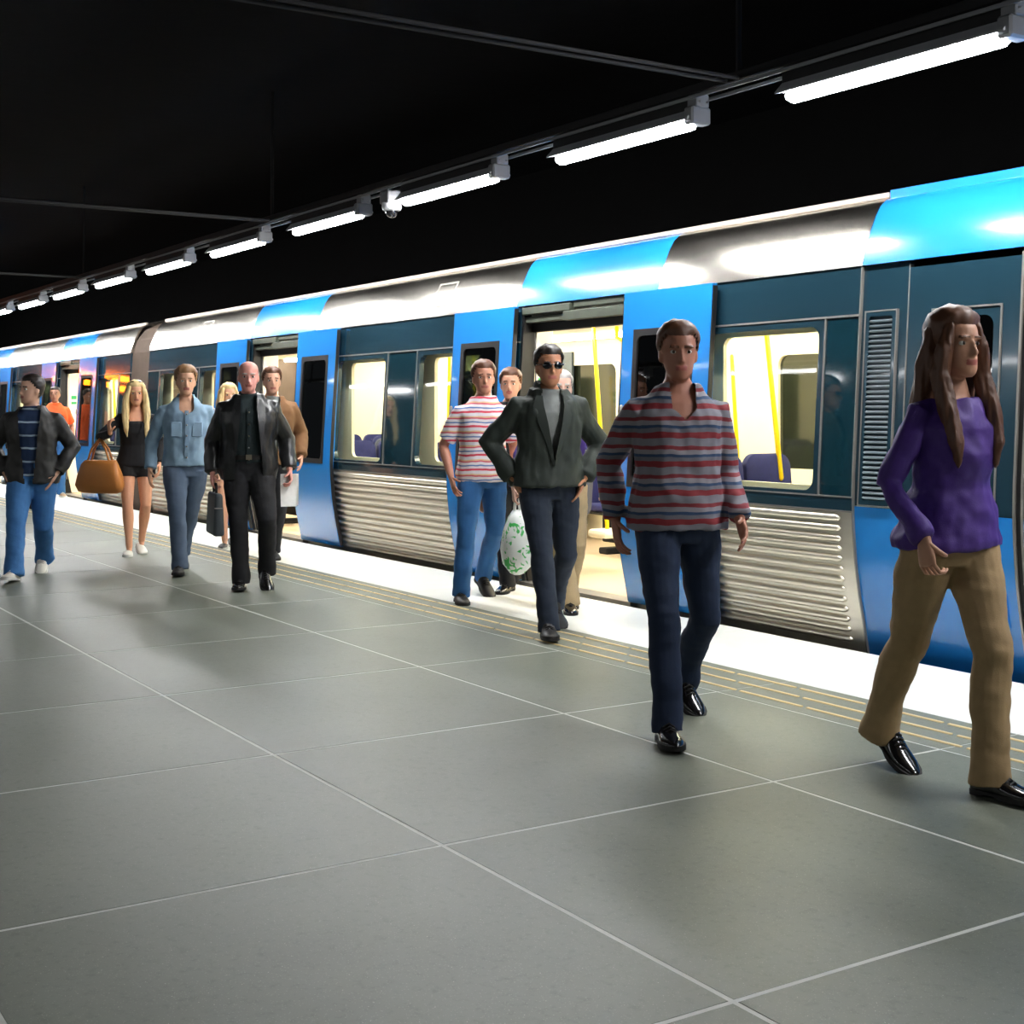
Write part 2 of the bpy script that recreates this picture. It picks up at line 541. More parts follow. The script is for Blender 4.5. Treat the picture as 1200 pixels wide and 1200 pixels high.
def wall_segment(root, xa, xb, wins, ra, rb, lining=True):
    """one stretch of side between two door openings; wins = list of (x0, x1)"""
    skirt(root, xa, xb, ra, rb)
    part('sill_band', quick(panel, xa, xb, .80, .878, .006, .04), M_teal, root)
    part('upper_band', quick(panel, xa, xb, 1.955, 2.24, 0, .03), M_teal, root)
    bm = NB(); panel(bm, xa, xb, 1.944, 1.956, .010, .03); panel(bm, xa, xb, .877, .886, .010, .03); panel(bm, xa, xb, .792, .802, .008, .03)
    edges = []
    cur = xa
    for wa, wb in sorted(wins):
        window_unit(root, wa, wb)
        if wa - .05 - cur > .02:
            part('infill_panel', quick(panel, cur, wa - .05, .885, 1.945, 0, .03), M_tealg, root)
            edges += [wa - .05]
        cur = wb + .05
        edges += [cur]
    if xb - cur > .02:
        part('infill_panel', quick(panel, cur, xb, .885, 1.945, 0, .03), M_tealg, root)
    for x in edges:
        panel(bm, x - .005, x + .005, .885, 1.945, .009, .03)
    part('trim_strip', bm, M_trim, root)
    # cream lining inside, with the same windows
    bm = NB()
    fn = lambda z: 6.20
    panel(bm, xa, xb, 0, .86, 0, .03, fn); panel(bm, xa, xb, 1.95, 2.16, 0, .03, fn)
    cur = xa
    for wa, wb in sorted(wins):
        hole_panel(bm, wa - .02, wb + .02, .86, 1.95, (wa + .02, wb - .02, WZ0 + .02, WZ1 - .02), .07, 0, .03, fn)
        if wa - .02 > cur:
            panel(bm, cur, wa - .02, .86, 1.95, 0, .03, fn)
        cur = wb + .02
    if cur < xb:
        panel(bm, cur, xb, .86, 1.95, 0, .03, fn)
    part('wall_lining', bm, M_cream, root)

def cove(root, xa, xb, m, name):
    bm = NB(); panel(bm, xa, xb, 2.24, 2.658, .012, .03)
    return part(name, bm, m, root, angle=40)

def door_bay(root, c, sticker=False):
    a, b = c - .74, c + .74
    leaf(root, c + .74, c + 1.70, c + .885, c + 1.525)
    leaf(root, c - 1.70, c - .74, c - 1.545, c - .945, sticker=sticker)
    # header rails, jambs and sill
    for i, (x0, x1, z0, z1, dy) in enumerate(((a, b, 2.03, 2.24, .10), (a + .02, c - .04, 2.165, 2.225, 0), (a + .02, c - .10, 2.10, 2.15, .03), (c - .02, b - .02, 2.185, 2.235, .02), (c - .14, b - .02, 2.09, 2.165, 0))):
        bm = NB(); box(bm, x0, x1, 6.07 + dy, 6.12 + dy, z0, z1); bevel(bm, .006, 1)
        part('header_rail' if i else 'header_board', bm, M_header if i else M_gasket, root)
    for x in (a, b):
        bm = NB(); s = 1 if x == a else -1
        panel(bm, min(x, x + s * .03), max(x, x + s * .03), -.05, 2.24, -.01, .13)
        part('door_jamb', bm, M_gasket, root)
        bm = NB(); tube(bm, [(x + s * .055, 6.17, .25), (x + s * .055, 6.19, 2.02)], .010, 8)
        part('seal_rail', bm, M_trim, root, smooth=True)
    bm = NB(); box(bm, a, b, 6.06, 6.24, -.05, .006); part('door_sill', bm, M_trim, root)
    # vestibule screens
    for s in (-1, 1):
        x = c + s * .80
        bm = NB(); box(bm, x - .02, x + .02, 6.21, 6.42, .0, 2.14); bevel(bm, .01, 2)
        sc = part('draught_screen', bm, M_cream2, root)
        if s < 0:
            for z0, z1, m in ((1.60, 1.66, M_signg), (1.50, 1.58, M_signw), (1.515, 1.555, M_signg)):
                bm = NB(); box(bm, x + .018, x + .0225 + (.001 if m is M_signg else 0), 6.27, 6.36, z0, z1)
                part('safety_sign', bm, m, sc)

def far_side(root, xa, xb, doors):
    """lining of the far side with its windows and closed doors"""
    wins = []
    for c in doors:
        wins += [(c - .66, c - .08, .87, 1.90), (c + .08, c + .66, .87, 1.90), (c + 1.60, c + 2.66, WZ0, WZ1), (c - 2.44, c - 1.38, WZ0, WZ1)]
    wins = sorted(w for w in wins if w[0] > xa + .1 and w[1] < xb - .1)
    bm = NB(); cur = xa
    for w in wins:
        hole_panel(bm, w[0] - .04, w[1] + .04, 0, 2.16, w, .10, 0, .04, farfn)
        if w[0] - .04 > cur + .001:
            panel(bm, cur, w[0] - .04, 0, 2.16, 0, .04, farfn)
        cur = w[1] + .04
    panel(bm, cur, xb, 0, 2.16, 0, .04, farfn)
    fw = part('far_lining', bm, M_cream, root)
    for w in wins:
        part('far_window_pane', quick(pane, w, .10, -.03, .006, farfn), M_farglass, fw)
    bm = NB(); box(bm, xa, xb, 8.88, 8.95, -.2, 2.5); part('far_body_side', bm, M_steel, root)

def car_shell(root, xa, xb):
    bm = NB(); box(bm, xa, xb, 6.145, 8.90, -.10, -.002); part('car_floor', bm, M_carfloor, root)
    bm = NB(); box(bm, xa, xb, 6.16, 8.88, 2.16, 2.20); part('car_ceiling', bm, M_cream2, root)
    for y in (6.85, 8.05):
        bm = NB(); box(bm, xa + .1, xb - .1, y, y + .16, 2.12, 2.158); bevel(bm, .015, 1)
        part('light_strip', bm, M_strip, root)
    pts = [(6.33, 2.64), (6.33, 2.672), (6.6, 2.74), (7.1, 2.79), (7.5, 2.80), (7.9, 2.79), (8.4, 2.74), (8.67, 2.67), (8.95, 2.45), (8.95, 2.40), (8.6, 2.55), (7.5, 2.70)]
    bm = NB(); rings(bm, [[Vector((x, y, z)) for y, z in pts] for x in (xa, xb)])
    part('roof', bm, M_steel, root)
    bm = NB(); box(bm, xa, xb, 6.30, 6.345, 2.655, 2.692); bevel(bm, .008, 1); part('roof_rim', bm, M_rim, root)
    bm = NB(); box(bm, xa + .3, xb - .3, 6.25, 8.75, -1.0, -.10); part('underframe', bm, M_under, root)

def pole(root, p, q, r=.019, m=None):
    bm = NB(); tube(bm, [p, q], r, 10); part('grab_pole', bm, m or M_yellow, root, smooth=True)

def end_wall(root, x, name='end_bulkhead', m=None):
    bm = NB(); box(bm, x - .02, x + .02, 6.2, 8.85, 0, 2.16); part(name, bm, m or M_cream, root)

def rails_and_seats(root, doors, xa, xb):
    for c in doors:
        pole(root, (c - 1.16, 7.1, 2.16), (c - .95, 7.1, .36))
        bm = NB(); box(bm, c - 1.05, c - .78, 6.95, 7.25, .30, .37); bevel(bm, .03, 2); part('seat_end_bracket', bm, M_cream2, root)
        pole(root, (c + 1.12, 7.0, 2.16), (c + 1.28, 7.02, .9))
        pole(root, (c + .43, 7.3, 1.82), (c + .50, 7.3, 1.02), .016)
        bm = NB(); tube(bm, [(c - 1.35, 7.5, 2.15), (c - 1.35, 7.5, 2.06), (c - 1.28, 7.5, 2.03), (c - .95, 7.5, 2.03), (c - .90, 7.5, 2.15)], .018, 8); part('grab_handle', bm, M_yellow, root, smooth=True)
        for s in (-1, 1):
            for dx, f in ((1.32, 1), (2.34, -1)):
                x = c + s * dx
                ff = f * s
                if xa + .5 < x < xb - .5:
                    for y in (6.46, 6.92, 8.10, 8.56):
                        seat(root, x, y, ff)
        pole(root, (c - 3.05 + .0, 7.0, 2.0), (c - 3.0, 7.02, 1.0), .016)
        pole(root, (c - 3.98 + .9, 6.75, 2.0), (c - 3.98 + .86, 6.75, .9), .016)

# ---- front section, with the driver's cab
CARD = empty('train_car', (-11.0, 7.5, -1.0))
tag(CARD, 'metro train section with driver cab, the open-doored one nearest on the right', 'train')
c1, c2 = -8.69, -14.48
XA, XB = -19.05, -5.74
car_shell(CARD, XA, XB)
for c in (c1, c2):
    door_bay(CARD, c, sticker=(c == c1))
wall_segment(CARD, c1 + .74, XB, [(-7.12, -6.06)], c1 + 1.0, -5.84)
wall_segment(CARD, c2 + .74, c1 - .74, [(-12.85, -11.79), (-11.11, -10.05)], c2 + .9, c1 - .9)
wall_segment(CARD, XA, c2 - .74, [(-18.50, -17.44), (-16.92, -15.86)], XA + .12, c2 - .9)
for xa, xb, m, nm in ((XA, c2 - .80, M_steel, 'roof_cove'), (c2 - .80, c2 + 1.04, M_blue, 'blue_roof_cove'), (c2 + 1.04, c1 - .80, M_steel, 'roof_cove'), (c1 - .80, c1 + 1.04, M_blue, 'blue_roof_cove'), (c1 + 1.04, -5.73, M_steel, 'roof_cove'), (-5.728, -3.0, M_blue, 'blue_roof_cove')):
    cove(CARD, xa + .002, xb - .002, m, nm)
far_side(CARD, XA, XB, (c1, c2))
rails_and_seats(CARD, (c1, c2), XA, XB)
end_wall(CARD, XB - .05)
bm = NB(); box(bm, XB - .05 - .035, XB - .05 - .02, 6.5, 6.95, 1.25, 1.75); part('notice_board', bm, M_advert, CARD)
bm = NB(); box(bm, -13.05, -12.6, 8.79, 8.82, 1.55, 2.05); part('wall_advert', bm, M_advert, CARD)
# access hatches in the steel cove
for x in (-10.95, -17.1):
    bm = NB()
    for x0, x1, z0, z1 in ((x, x + .34, 2.33, 2.345), (x, x + .34, 2.53, 2.545), (x, x + .015, 2.33, 2.545), (x + .325, x + .34, 2.33, 2.545)):
        panel(bm, x0, x1, z0, z1, .018, .02)
    part('access_hatch', bm, M_trim, CARD)
# cab
part('cab_side', quick(panel, -5.738, -5.392, .835, 2.235, -.015, .03), M_teal, CARD, angle=30)
part('cab_skirt', quick(panel, -5.738, -5.392, -.14, .83, -.012, .03), M_blue, CARD, angle=30)
bm = NB()
hole_panel(bm, -5.385, -4.635, .835, 2.20, (-5.16, -4.80, .92, 1.90), .06, -.012, .03)
cd = part('cab_door', bm, M_teal, CARD)
part('cab_door_skirt', quick(panel, -5.385, -4.635, -.10, .83, -.008, .03), M_blue, cd, angle=30)
part('window_frame', quick(hole_panel, -5.215, -4.745, .865, 1.955, (-5.205, -4.755, .875, 1.945), .01, -.004, .012), M_trim, cd)
part('window_pane', quick(pane, (-5.16, -4.80, .92, 1.90), .06, -.030), M_glassd, cd)
bm = NB()
hole_panel(bm, -4.795, -4.70, .245, .42, (-4.775, -4.72, .265, .40), .012, .004, .02)
hd = part('door_handle', bm, M_blue, cd)
bm = NB(); panel(bm, -4.776, -4.719, .264, .401, -.030, .008); part('handle_recess', bm, M_trim, cd)
bm = NB(); panel(bm, -4.628, -4.575, -.12, 2.235, -.018, .03); part('door_seal', bm, M_gasket, CARD)
bm = NB(); panel(bm, -4.634, -4.620, -.12, 2.22, -.006, .03); panel(bm, -4.584, -4.570, -.12, 2.22, -.006, .03); panel(bm, -5.392, -5.385, -.12, 2.22, -.010, .03); panel(bm, -5.745, -5.735, -.12, 2.235, .004, .03)
part('trim_strip', bm, M_trim, CARD)
part('cab_side', quick(panel, -4.57, -3.0, .835, 2.235, -.015, .03), M_teal, CARD, angle=30)
part('cab_skirt', quick(panel, -4.57, -3.0, -.14, .83, -.012, .03), M_blue, CARD, angle=30)
bm = NB()
hole_panel(bm, -5.69, -5.465, .845, 1.96, (-5.665, -5.49, .87, 1.935), .012, .002, .02)
vt = part('vent_grille', bm, M_teal, CARD)
bm = NB(); panel(bm, -5.668, -5.487, .868, 1.938, -.022, .01); part('vent_backing', bm, M_gasket, vt)
bm = NB(); hole_panel(bm, -5.70, -5.455, .835, 1.97, (-5.692, -5.463, .843, 1.962), .01, .004, .02); part('vent_trim', bm, M_trim, vt)
bm = NB(); v = box(bm, -.088, .088, -.006, .008, -.005, .005)
sl = to_mesh(bm, 'vent_slat'); sl.materials.append(M_slat)
for i in range(36):
    z = .885 + i * .0292
    o = link('vent_slat', sl, vt, V(-5.5775, prof(z) + .005, z) - CARD.location)
    o.rotation_euler = (R(35), 0, 0)
# nose of the cab
bm = NB()
def section(x, k):
    pts = [(6.0, .8), (6.12, 0), (6.2, -.8), (8.75, -.8), (8.85, 0), (8.95, .8), (8.9, 2.24), (8.7, 2.6), (8.2, 2.74), (7.5, 2.8), (6.8, 2.74), (6.3, 2.6), (6.085, 2.24)]
    return [Vector((x, 7.475 + (y - 7.475) * k, 1.0 + (z - 1.0) * (1 - (1 - k) * .6))) for y, z in pts]
rings(bm, [section(-3.0, 1.0), section(-2.75, .96), section(-2.55, .86)])
part('cab_front', bm, M_blue, CARD, angle=40)
bm = NB(); box(bm, -2.555, -2.535, 6.75, 8.2, 1.15, 2.05); bevel(bm, .005, 1); part('windscreen', bm, M_tealg, CARD)
bm = NB(); box(bm, -5.70, -3.05, 6.35, 6.37, -.1, 2.3); part('cab_dark_sheet', bm, M_under, CARD)  # dark sheet added behind the cab window, stands in for the unlit cab
bm = NB(); box(bm, -5.72, -3.0, 6.30, 8.9, 2.60, 2.70); part('cab_roof', bm, M_blue, CARD)
bm = NB(); box(bm, -5.70, -3.0, 6.15, 8.9, -.6, -.14); part('cab_underframe', bm, M_under, CARD)
bm = NB(); box(bm, -5.70, -3.0, 8.88, 8.95, -.14, 2.6); part('cab_far_side', bm, M_blue, CARD)
# bellows between the sections
bm = NB(); rs = []
n = 26
for i in range(n + 1):
    x = -19.92 + .87 * i / n
    d = .03 if i % 2 else 0.0
    pts = [(6.07 + d, -.1), (6.03 + d, .4), (6.02 + d, .85), (6.06 + d, 1.5), (6.11 + d, 2.24), (6.17 + d, 2.42), (6.29 + d, 2.58 - d), (6.5, 2.68 - d), (7.5, 2.74 - d), (8.7, 2.6), (8.9, 2.2), (8.9, -.1)]
    rs.append([Vector((x, y, z)) for y, z in pts])
rings(bm, rs)
part('gangway_bellows', bm, M_bellow, CARD)

# ---- rear section, further along the platform
CARR = empty('train_car', (-28.0, 7.5, -1.0))
tag(CARR, 'rear metro train section beyond the ribbed bellows, smaller at the far left', 'train')
d1, d2, d3 = -23.12, -28.9, -34.7
XA2, XB2 = -38.0, -19.92
car_shell(CARR, XA2, XB2)
for c in (d1, d2, d3):
    door_bay(CARR, c)
wall_segment(CARR, d1 + .74, XB2, [(d1 + 1.60, d1 + 2.66)], d1 + .9, XB2 - .15)
wall_segment(CARR, d2 + .74, d1 - .74, [(d2 + 1.60, d2 + 2.66), (d1 - 2.44, d1 - 1.38)], d2 + .9, d1 - .9)
wall_segment(CARR, d3 + .74, d2 - .74, [(d3 + 1.60, d3 + 2.66), (d2 - 2.44, d2 - 1.38)], d3 + .9, d2 - .9)
wall_segment(CARR, XA2, d3 - .74, [(d3 - 2.44, d3 - 1.38)], XA2 + .12, d3 - .9)
cur = XB2
for c in (d1, d2, d3):
    cove(CARR, c + 1.04, cur - .002, M_steel, 'roof_cove')
    cove(CARR, c - .80, c + 1.038, M_blue if c != d1 else M_blue, 'blue_roof_cove')
    cur = c - .80
cove(CARR, XA2, cur - .002, M_steel, 'roof_cove')
far_side(CARR, XA2, XB2, (d1, d2, d3))
rails_and_seats(CARR, (d1, d2, d3), XA2, XB2)
end_wall(CARR, XA2 + .1)

# ------------------------------------------------------------------ tube lamps, rail, camera
M_lamp = mat('lit_tube', (255, 255, 255), .4, emit=LAMP, var=0)
M_lampb = mat('lit_tube_opposite', (255, 255, 255), .4, emit=LAMP_BACK, var=0)
M_white = mat('lamp_housing', (206, 208, 212), .35, var=.04)
M_lgrey = mat('lamp_bracket', (150, 152, 156), .45, .3)
M_rail = mat('rail_grey', (30, 30, 32), .6, .2)
M_dome = mat('camera_dome', (30, 30, 33), .08, coat=1)

def lamp_meshes(L=1.51):
    """local: x from 0 to L, y across, z = 0 at the bottom of the diffuser"""
    bm = NB()
    prof_h = [(-.090, .046), (-.090, .056), (-.032, .117), (.032, .117), (.090, .056), (.090, .046), (.034, .062), (-.034, .062)]
    rings(bm, [[Vector((x, y, z)) for y, z in prof_h] for x in (0, L)])
    hs = to_mesh(bm, 'housing')
    bm = NB()
    dp = [(-.030, .060), (-.046, .034), (-.036, .010), (-.014, 0), (.014, 0), (.036, .010), (.046, .034), (.030, .060)]
    rings(bm, [[Vector((x, y * k, .056 + (z - .056) * k)) for y, z in dp] for x, k in ((.02, .7), (.05, 1), (L - .08, 1), (L - .05, .7))])
    df = to_mesh(bm, 'diffuser', angle=40)
    bm = NB()
    box(bm, L - .055, L + .03, -.075, .075, .02, .125); bevel(bm, .012, 1)
    ec = to_mesh(bm, 'end_cap')
    bm = NB()
    box(bm, L - .05, L + .04, -.05, .05, .12, .197); bevel(bm, .006, 1)
    for y in (-.03, .03):
        tube(bm, [(L + .036, y, .15), (L + .048, y, .15)], .008, 6)
    br = to_mesh(bm, 'bracket')
    bm = NB(); box(bm, .0, L - .05, -.035, .035, .114, .195)
    bx = to_mesh(bm, 'gear_tray')
    return hs, df, ec, br, bx
LM = lamp_meshes()
LMB = [m.copy() for m in LM]
for me, m in zip(LM, (M_white, M_lamp, M_lgrey, M_lgrey, M_rail)): me.materials.append(m)
for me, m in zip(LMB, (M_white, M_lampb, M_lgrey, M_lgrey, M_rail)): me.materials.append(m)
NAMES = ('housing', 'diffuser', 'end_cap', 'bracket', 'gear_tray')
LY, LZ, LP = 5.40, 3.09, 2.262
ords = ['the largest, at the right edge of the picture', 'second largest, counting from the right', 'just right of the dome camera', 'just left of the dome camera', 'fifth from the right', 'sixth from the right', 'seventh from the right', 'eighth from the right', 'ninth from the right', 'tenth from the right', 'eleventh from the right, at the left edge']
for i in range(-2, 20):
    o = empty('tube_lamp', (-5.655 - LP * i, LY, LZ))
    if 0 <= i < len(ords):
        lab = 'lit tube lamp under the rail, ' + ords[i]
    else:
        lab = 'lit white tube lamp further along the dark rail, past the picture edge'
    tag(o, lab, 'lamp', 'tube lamps above the platform edge')
    for nm, me in zip(NAMES, LM):
        link(nm, me, o)
for i in range(-2, 13):
    o = empty('tube_lamp', (-4.9 - LP * i, -3.0, LZ))
    tag(o, 'lit white tube lamp above the opposite platform edge', 'lamp', 'tube lamps above the opposite platform edge')
    for nm, me in zip(NAMES, LMB):
        link(nm, me, o)

def rail(name, y, label):
    r = empty(name, (-20, y, LZ + .2))
    tag(r, label, 'rail')
    bm = NB(); box(bm, -60, 3, y - .05, y + .05, LZ + .20, LZ + .258); bevel(bm, .006, 1); part('rail_beam', bm, M_rail, r)
    for dy in (-.062, .062):
        bm = NB(); box(bm, -60, 3, y + dy - .006, y + dy + .006, LZ + .165, LZ + .185); part('cable_conduit', bm, M_lgrey, r)
    k = 0
    for x in (1.0, -6.05, -13.0, -19.9, -26.8, -33.7, -40.6):
        bm = NB(); tube(bm, [(x, y, LZ + .25), (x, y, 4.62)], .018, 6); part('hanger_rod', bm, M_rail, r)
        if y > 0:
            for dx in (-.05, .05):
                bm = NB(); tube(bm, [(x + dx, y - .04, LZ + .212), (x + dx, y - 5.5, LZ + .212)], .012, 6); part('cross_rod', bm, M_rail, r)
    return r
rail('lighting_rail', LY, 'dark grey lighting rail carrying the row of tube lamps')
rail('lighting_rail', -3.0, 'dark grey lighting rail above the opposite platform edge')
dc = empty('dome_camera', (-10.40, LY, LZ - .08))
tag(dc, 'pale grey dome security camera hanging from the lighting rail between lamps', 'camera')
bm = NB(); box(bm, -10.48, -10.32, LY - .08, LY + .08, LZ + .05, LZ + .160); bevel(bm, .015, 2); part('camera_housing', bm, M_lgrey, dc)
bm = NB(); rs = []
for z, r in ((LZ + .06, .082), (LZ + .02, .085), (LZ - .0, .078), (LZ - .01, .06)):
    rs.append([Vector((-10.40 + r * math.cos(2 * math.pi * k / 18), LY + r * math.sin(2 * math.pi * k / 18), z)) for k in range(18)])
rings(bm, rs); part('dome_collar', bm, M_white, dc, angle=40)
bm = NB(); ball(bm, (-10.40, LY, LZ - .01), .055, .055, .06, nu=16, nv=10); part('camera_dome', bm, M_dome, dc, smooth=True)
# ------------------------------------------------------------------ people
def evaluated(bm, name, voxel, smooth=3):
    """fuse overlapping closed shapes into one continuous skin"""
    bmesh.ops.recalc_face_normals(bm, faces=bm.faces)
    me = bpy.data.meshes.new(name + '_src'); bm.to_mesh(me); bm.free()
    o = bpy.data.objects.new(name + '_src', me); C.objects.link(o)
    r = o.modifiers.new('fuse', 'REMESH'); r.mode = 'VOXEL'; r.voxel_size = voxel
    if smooth:
        s = o.modifiers.new('soft', 'SMOOTH'); s.factor = .5; s.iterations = smooth
    dg = bpy.context.evaluated_depsgraph_get()
    out = bpy.data.meshes.new_from_object(o.evaluated_get(dg))
    bpy.data.objects.remove(o, do_unlink=True); bpy.data.meshes.remove(me)
    out.name = name
    return out

def shade(me):
    me.polygons.foreach_set('use_smooth', [True] * len(me.polygons))
    return me

def ell(z, hw, fr, bk, n=20, p=2.3, lean=0.0, cx=0.0):
    """horizontal body section: half width, front and back extent, softened rectangle"""
    out = []
    for k in range(n):
        a = 2 * math.pi * k / n
        c, s = math.cos(a), math.sin(a)
        x = math.copysign(abs(c) ** (2 / p), c); y = math.copysign(abs(s) ** (2 / p), s)
        out.append(Vector(((fr if x > 0 else bk) * x + cx + lean, hw * y, z)))
    return out

TORSO_M = [(.83, .13, .085, .095), (.93, .165, .10, .118), (1.03, .155, .105, .098), (1.15, .153, .11, .092), (1.28, .166, .118, .100), (1.36, .168, .108, .104), (1.42, .140, .085, .092), (1.462, .092, .062, .074), (1.52, .058, .050, .056)]
TORSO_W = [(.83, .14, .085, .10), (.93, .168, .095, .12), (1.03, .140, .092, .092), (1.12, .125, .092, .082), (1.24, .138, .125, .088), (1.33, .142, .112, .095), (1.40, .116, .075, .086), (1.452, .072, .052, .066), (1.52, .047, .043, .050)]

HEAD = [(.000, .078, .035, .018), (.010, .090, .005, .036), (.030, .094, -.030, .052), (.060, .092, -.062, .061), (.090, .090, -.084, .067), (.120, .084, -.097, .071), (.150, .092, -.104, .075), (.180, .086, -.101, .074), (.205, .068, -.086, .064), (.224, .040, -.055, .044), (.235, .004, -.020, .014)]
def head_section(z, grow=0.0, n=24):
    for (a, f0, b0, w0), (c, f1, b1, w1) in zip(HEAD, HEAD[1:]):
        if z <= c:
            t = max(0, (z - a) / (c - a)); break
    else:
        t = 1
    f, b, w = f0 + (f1 - f0) * t, b0 + (b1 - b0) * t, w0 + (w1 - w0) * t
    cx = (f + b) / 2; hx = (f - b) / 2 + grow
    return [Vector((cx + hx * math.cos(2 * math.pi * k / n), (w + grow) * math.sin(2 * math.pi * k / n), z)) for k in range(n)]

def ik(a, b, l1, l2, hint):
    d = b - a
    L = min(d.length, (l1 + l2) * .999)
    u = d.normalized()
    x = (l1 * l1 - l2 * l2 + L * L) / (2 * L)
    h = math.sqrt(max(0, l1 * l1 - x * x))
    p = Vector(hint); p = p - u * p.dot(u)
    p = p.normalized() if p.length > 1e-5 else u.orthogonal().normalized()
    return a + u * x + p * h, a + u * L

def finger(bm, base, d, p, L, r, curl, n=7):
    pts = [base]; rad = [r]
    ax = d.cross(p).normalized()
    cur = d.copy()
    for i, (k, c) in enumerate(((.45, curl * .7), (.32, curl), (.23, curl * .8))):
        cur = Matrix.Rotation(R(c), 3, ax) @ cur
        pts.append(pts[-1] + cur * (L * k)); rad.append(r * (1 - .1 * (i + 1)))
    tube(bm, [base - d * .02] + pts, [r] + rad, n)

def palm_shape(bm, W, d, p, t):
    rs = []
    for k, a, b in ((-.012, .026, .021), (.015, .030, .020), (.045, .038, .018), (.078, .042, .016), (.096, .040, .013)):
        c = W + d * k
        rs.append([c + t * (a * math.cos(2 * math.pi * i / 12)) + p * (b * math.sin(2 * math.pi * i / 12)) for i in range(12)])
    rings(bm, rs)

def fingers(bm, W, d, p, t, curl):
    for off, L, spl in ((.030, .070, .10), (.010, .079, .03), (-.010, .073, -.04), (-.029, .058, -.12)):
        dd = (d + t * spl).normalized()
        finger(bm, W + d * .092 + t * off, dd, p, L, .0082, curl * random.uniform(.85, 1.1))
    td = (d * .72 + t * .62 + p * .25).normalized()
    finger(bm, W + d * .026 + t * .026 + p * .004, td, (p - t * .5).normalized(), .062, .0105, curl * .5)

def shoe_meshes(kind):
    hi = {'dress': .092, 'sneaker': .105, 'boot': .135, 'flat': .045}[kind]
    S = [(-.072, .022, .062), (-.062, .033, .080), (-.030, .038, .086), (.010, .040, .086), (.045, .042, .076), (.080, .046, .062), (.115, .049, .052), (.150, .047, .045), (.180, .040, .038), (.203, .026, .031), (.214, .010, .023)]
    bm = NB(); rs = []
    for x, w, h in S:
        top = h * (hi / .08) if x < .03 else h * (1 + (hi / .08 - 1) * max(0, (.09 - x) / .06))
        if kind == 'dress' and x > .17: w *= .85
        base = .018
        rs.append([Vector((x, w * math.cos(a), base + (top - base) * max(0, math.sin(a)) ** .8 if math.sin(a) > 0 else base - .004)) for a in [2 * math.pi * k / 16 for k in range(16)]])
    rings(bm, rs)
    up = to_mesh(bm, 'shoe', angle=60)
    bm = NB()
    out = [(x, w + .004) for x, w, h in S]
    ring = [(x, w) for x, w in out] + [(x, -w) for x, w in reversed(out)]
    th = .026 if kind in ('sneaker', 'boot') else .020
    rings(bm, [[Vector((x, y, z)) for x, y in ring] for z in (0, th)])
    if kind == 'dress':
        for v in bm.verts:
            if v.co.z < .01 and .0 < v.co.x < .07: v.co.z += .010
    so = to_mesh(bm, 'sole', angle=40)
    return up, so

EYE_W = mat('eye_white', (232, 230, 224), .25, var=.02)
EYE_I = mat('eye_iris', (52, 40, 30), .15, var=.1)
M_lips = mat('lips', (168, 96, 86), .45)
def skin_mat(tone):
    return mat('skin_%d_%d_%d' % tone, tone, .5, var=.07, scale=14, bump=.06, bscale=220)

def noisy(me, amp, freq, zk=1.0, mask=None, seed=0.0):
    """soft folds pushed along the normals"""
    vs = me.vertices
    nr = [v.normal.copy() for v in vs]
    for v, n in zip(vs, nr):
        c = v.co
        q = Vector((c.x * freq + seed, c.y * freq, c.z * freq * zk + seed))
        d = noise.noise(q) * amp + noise.noise(q * 2.3) * amp * .45
        if mask: d *= mask(c)
        v.co = c + n * d
    me.update()

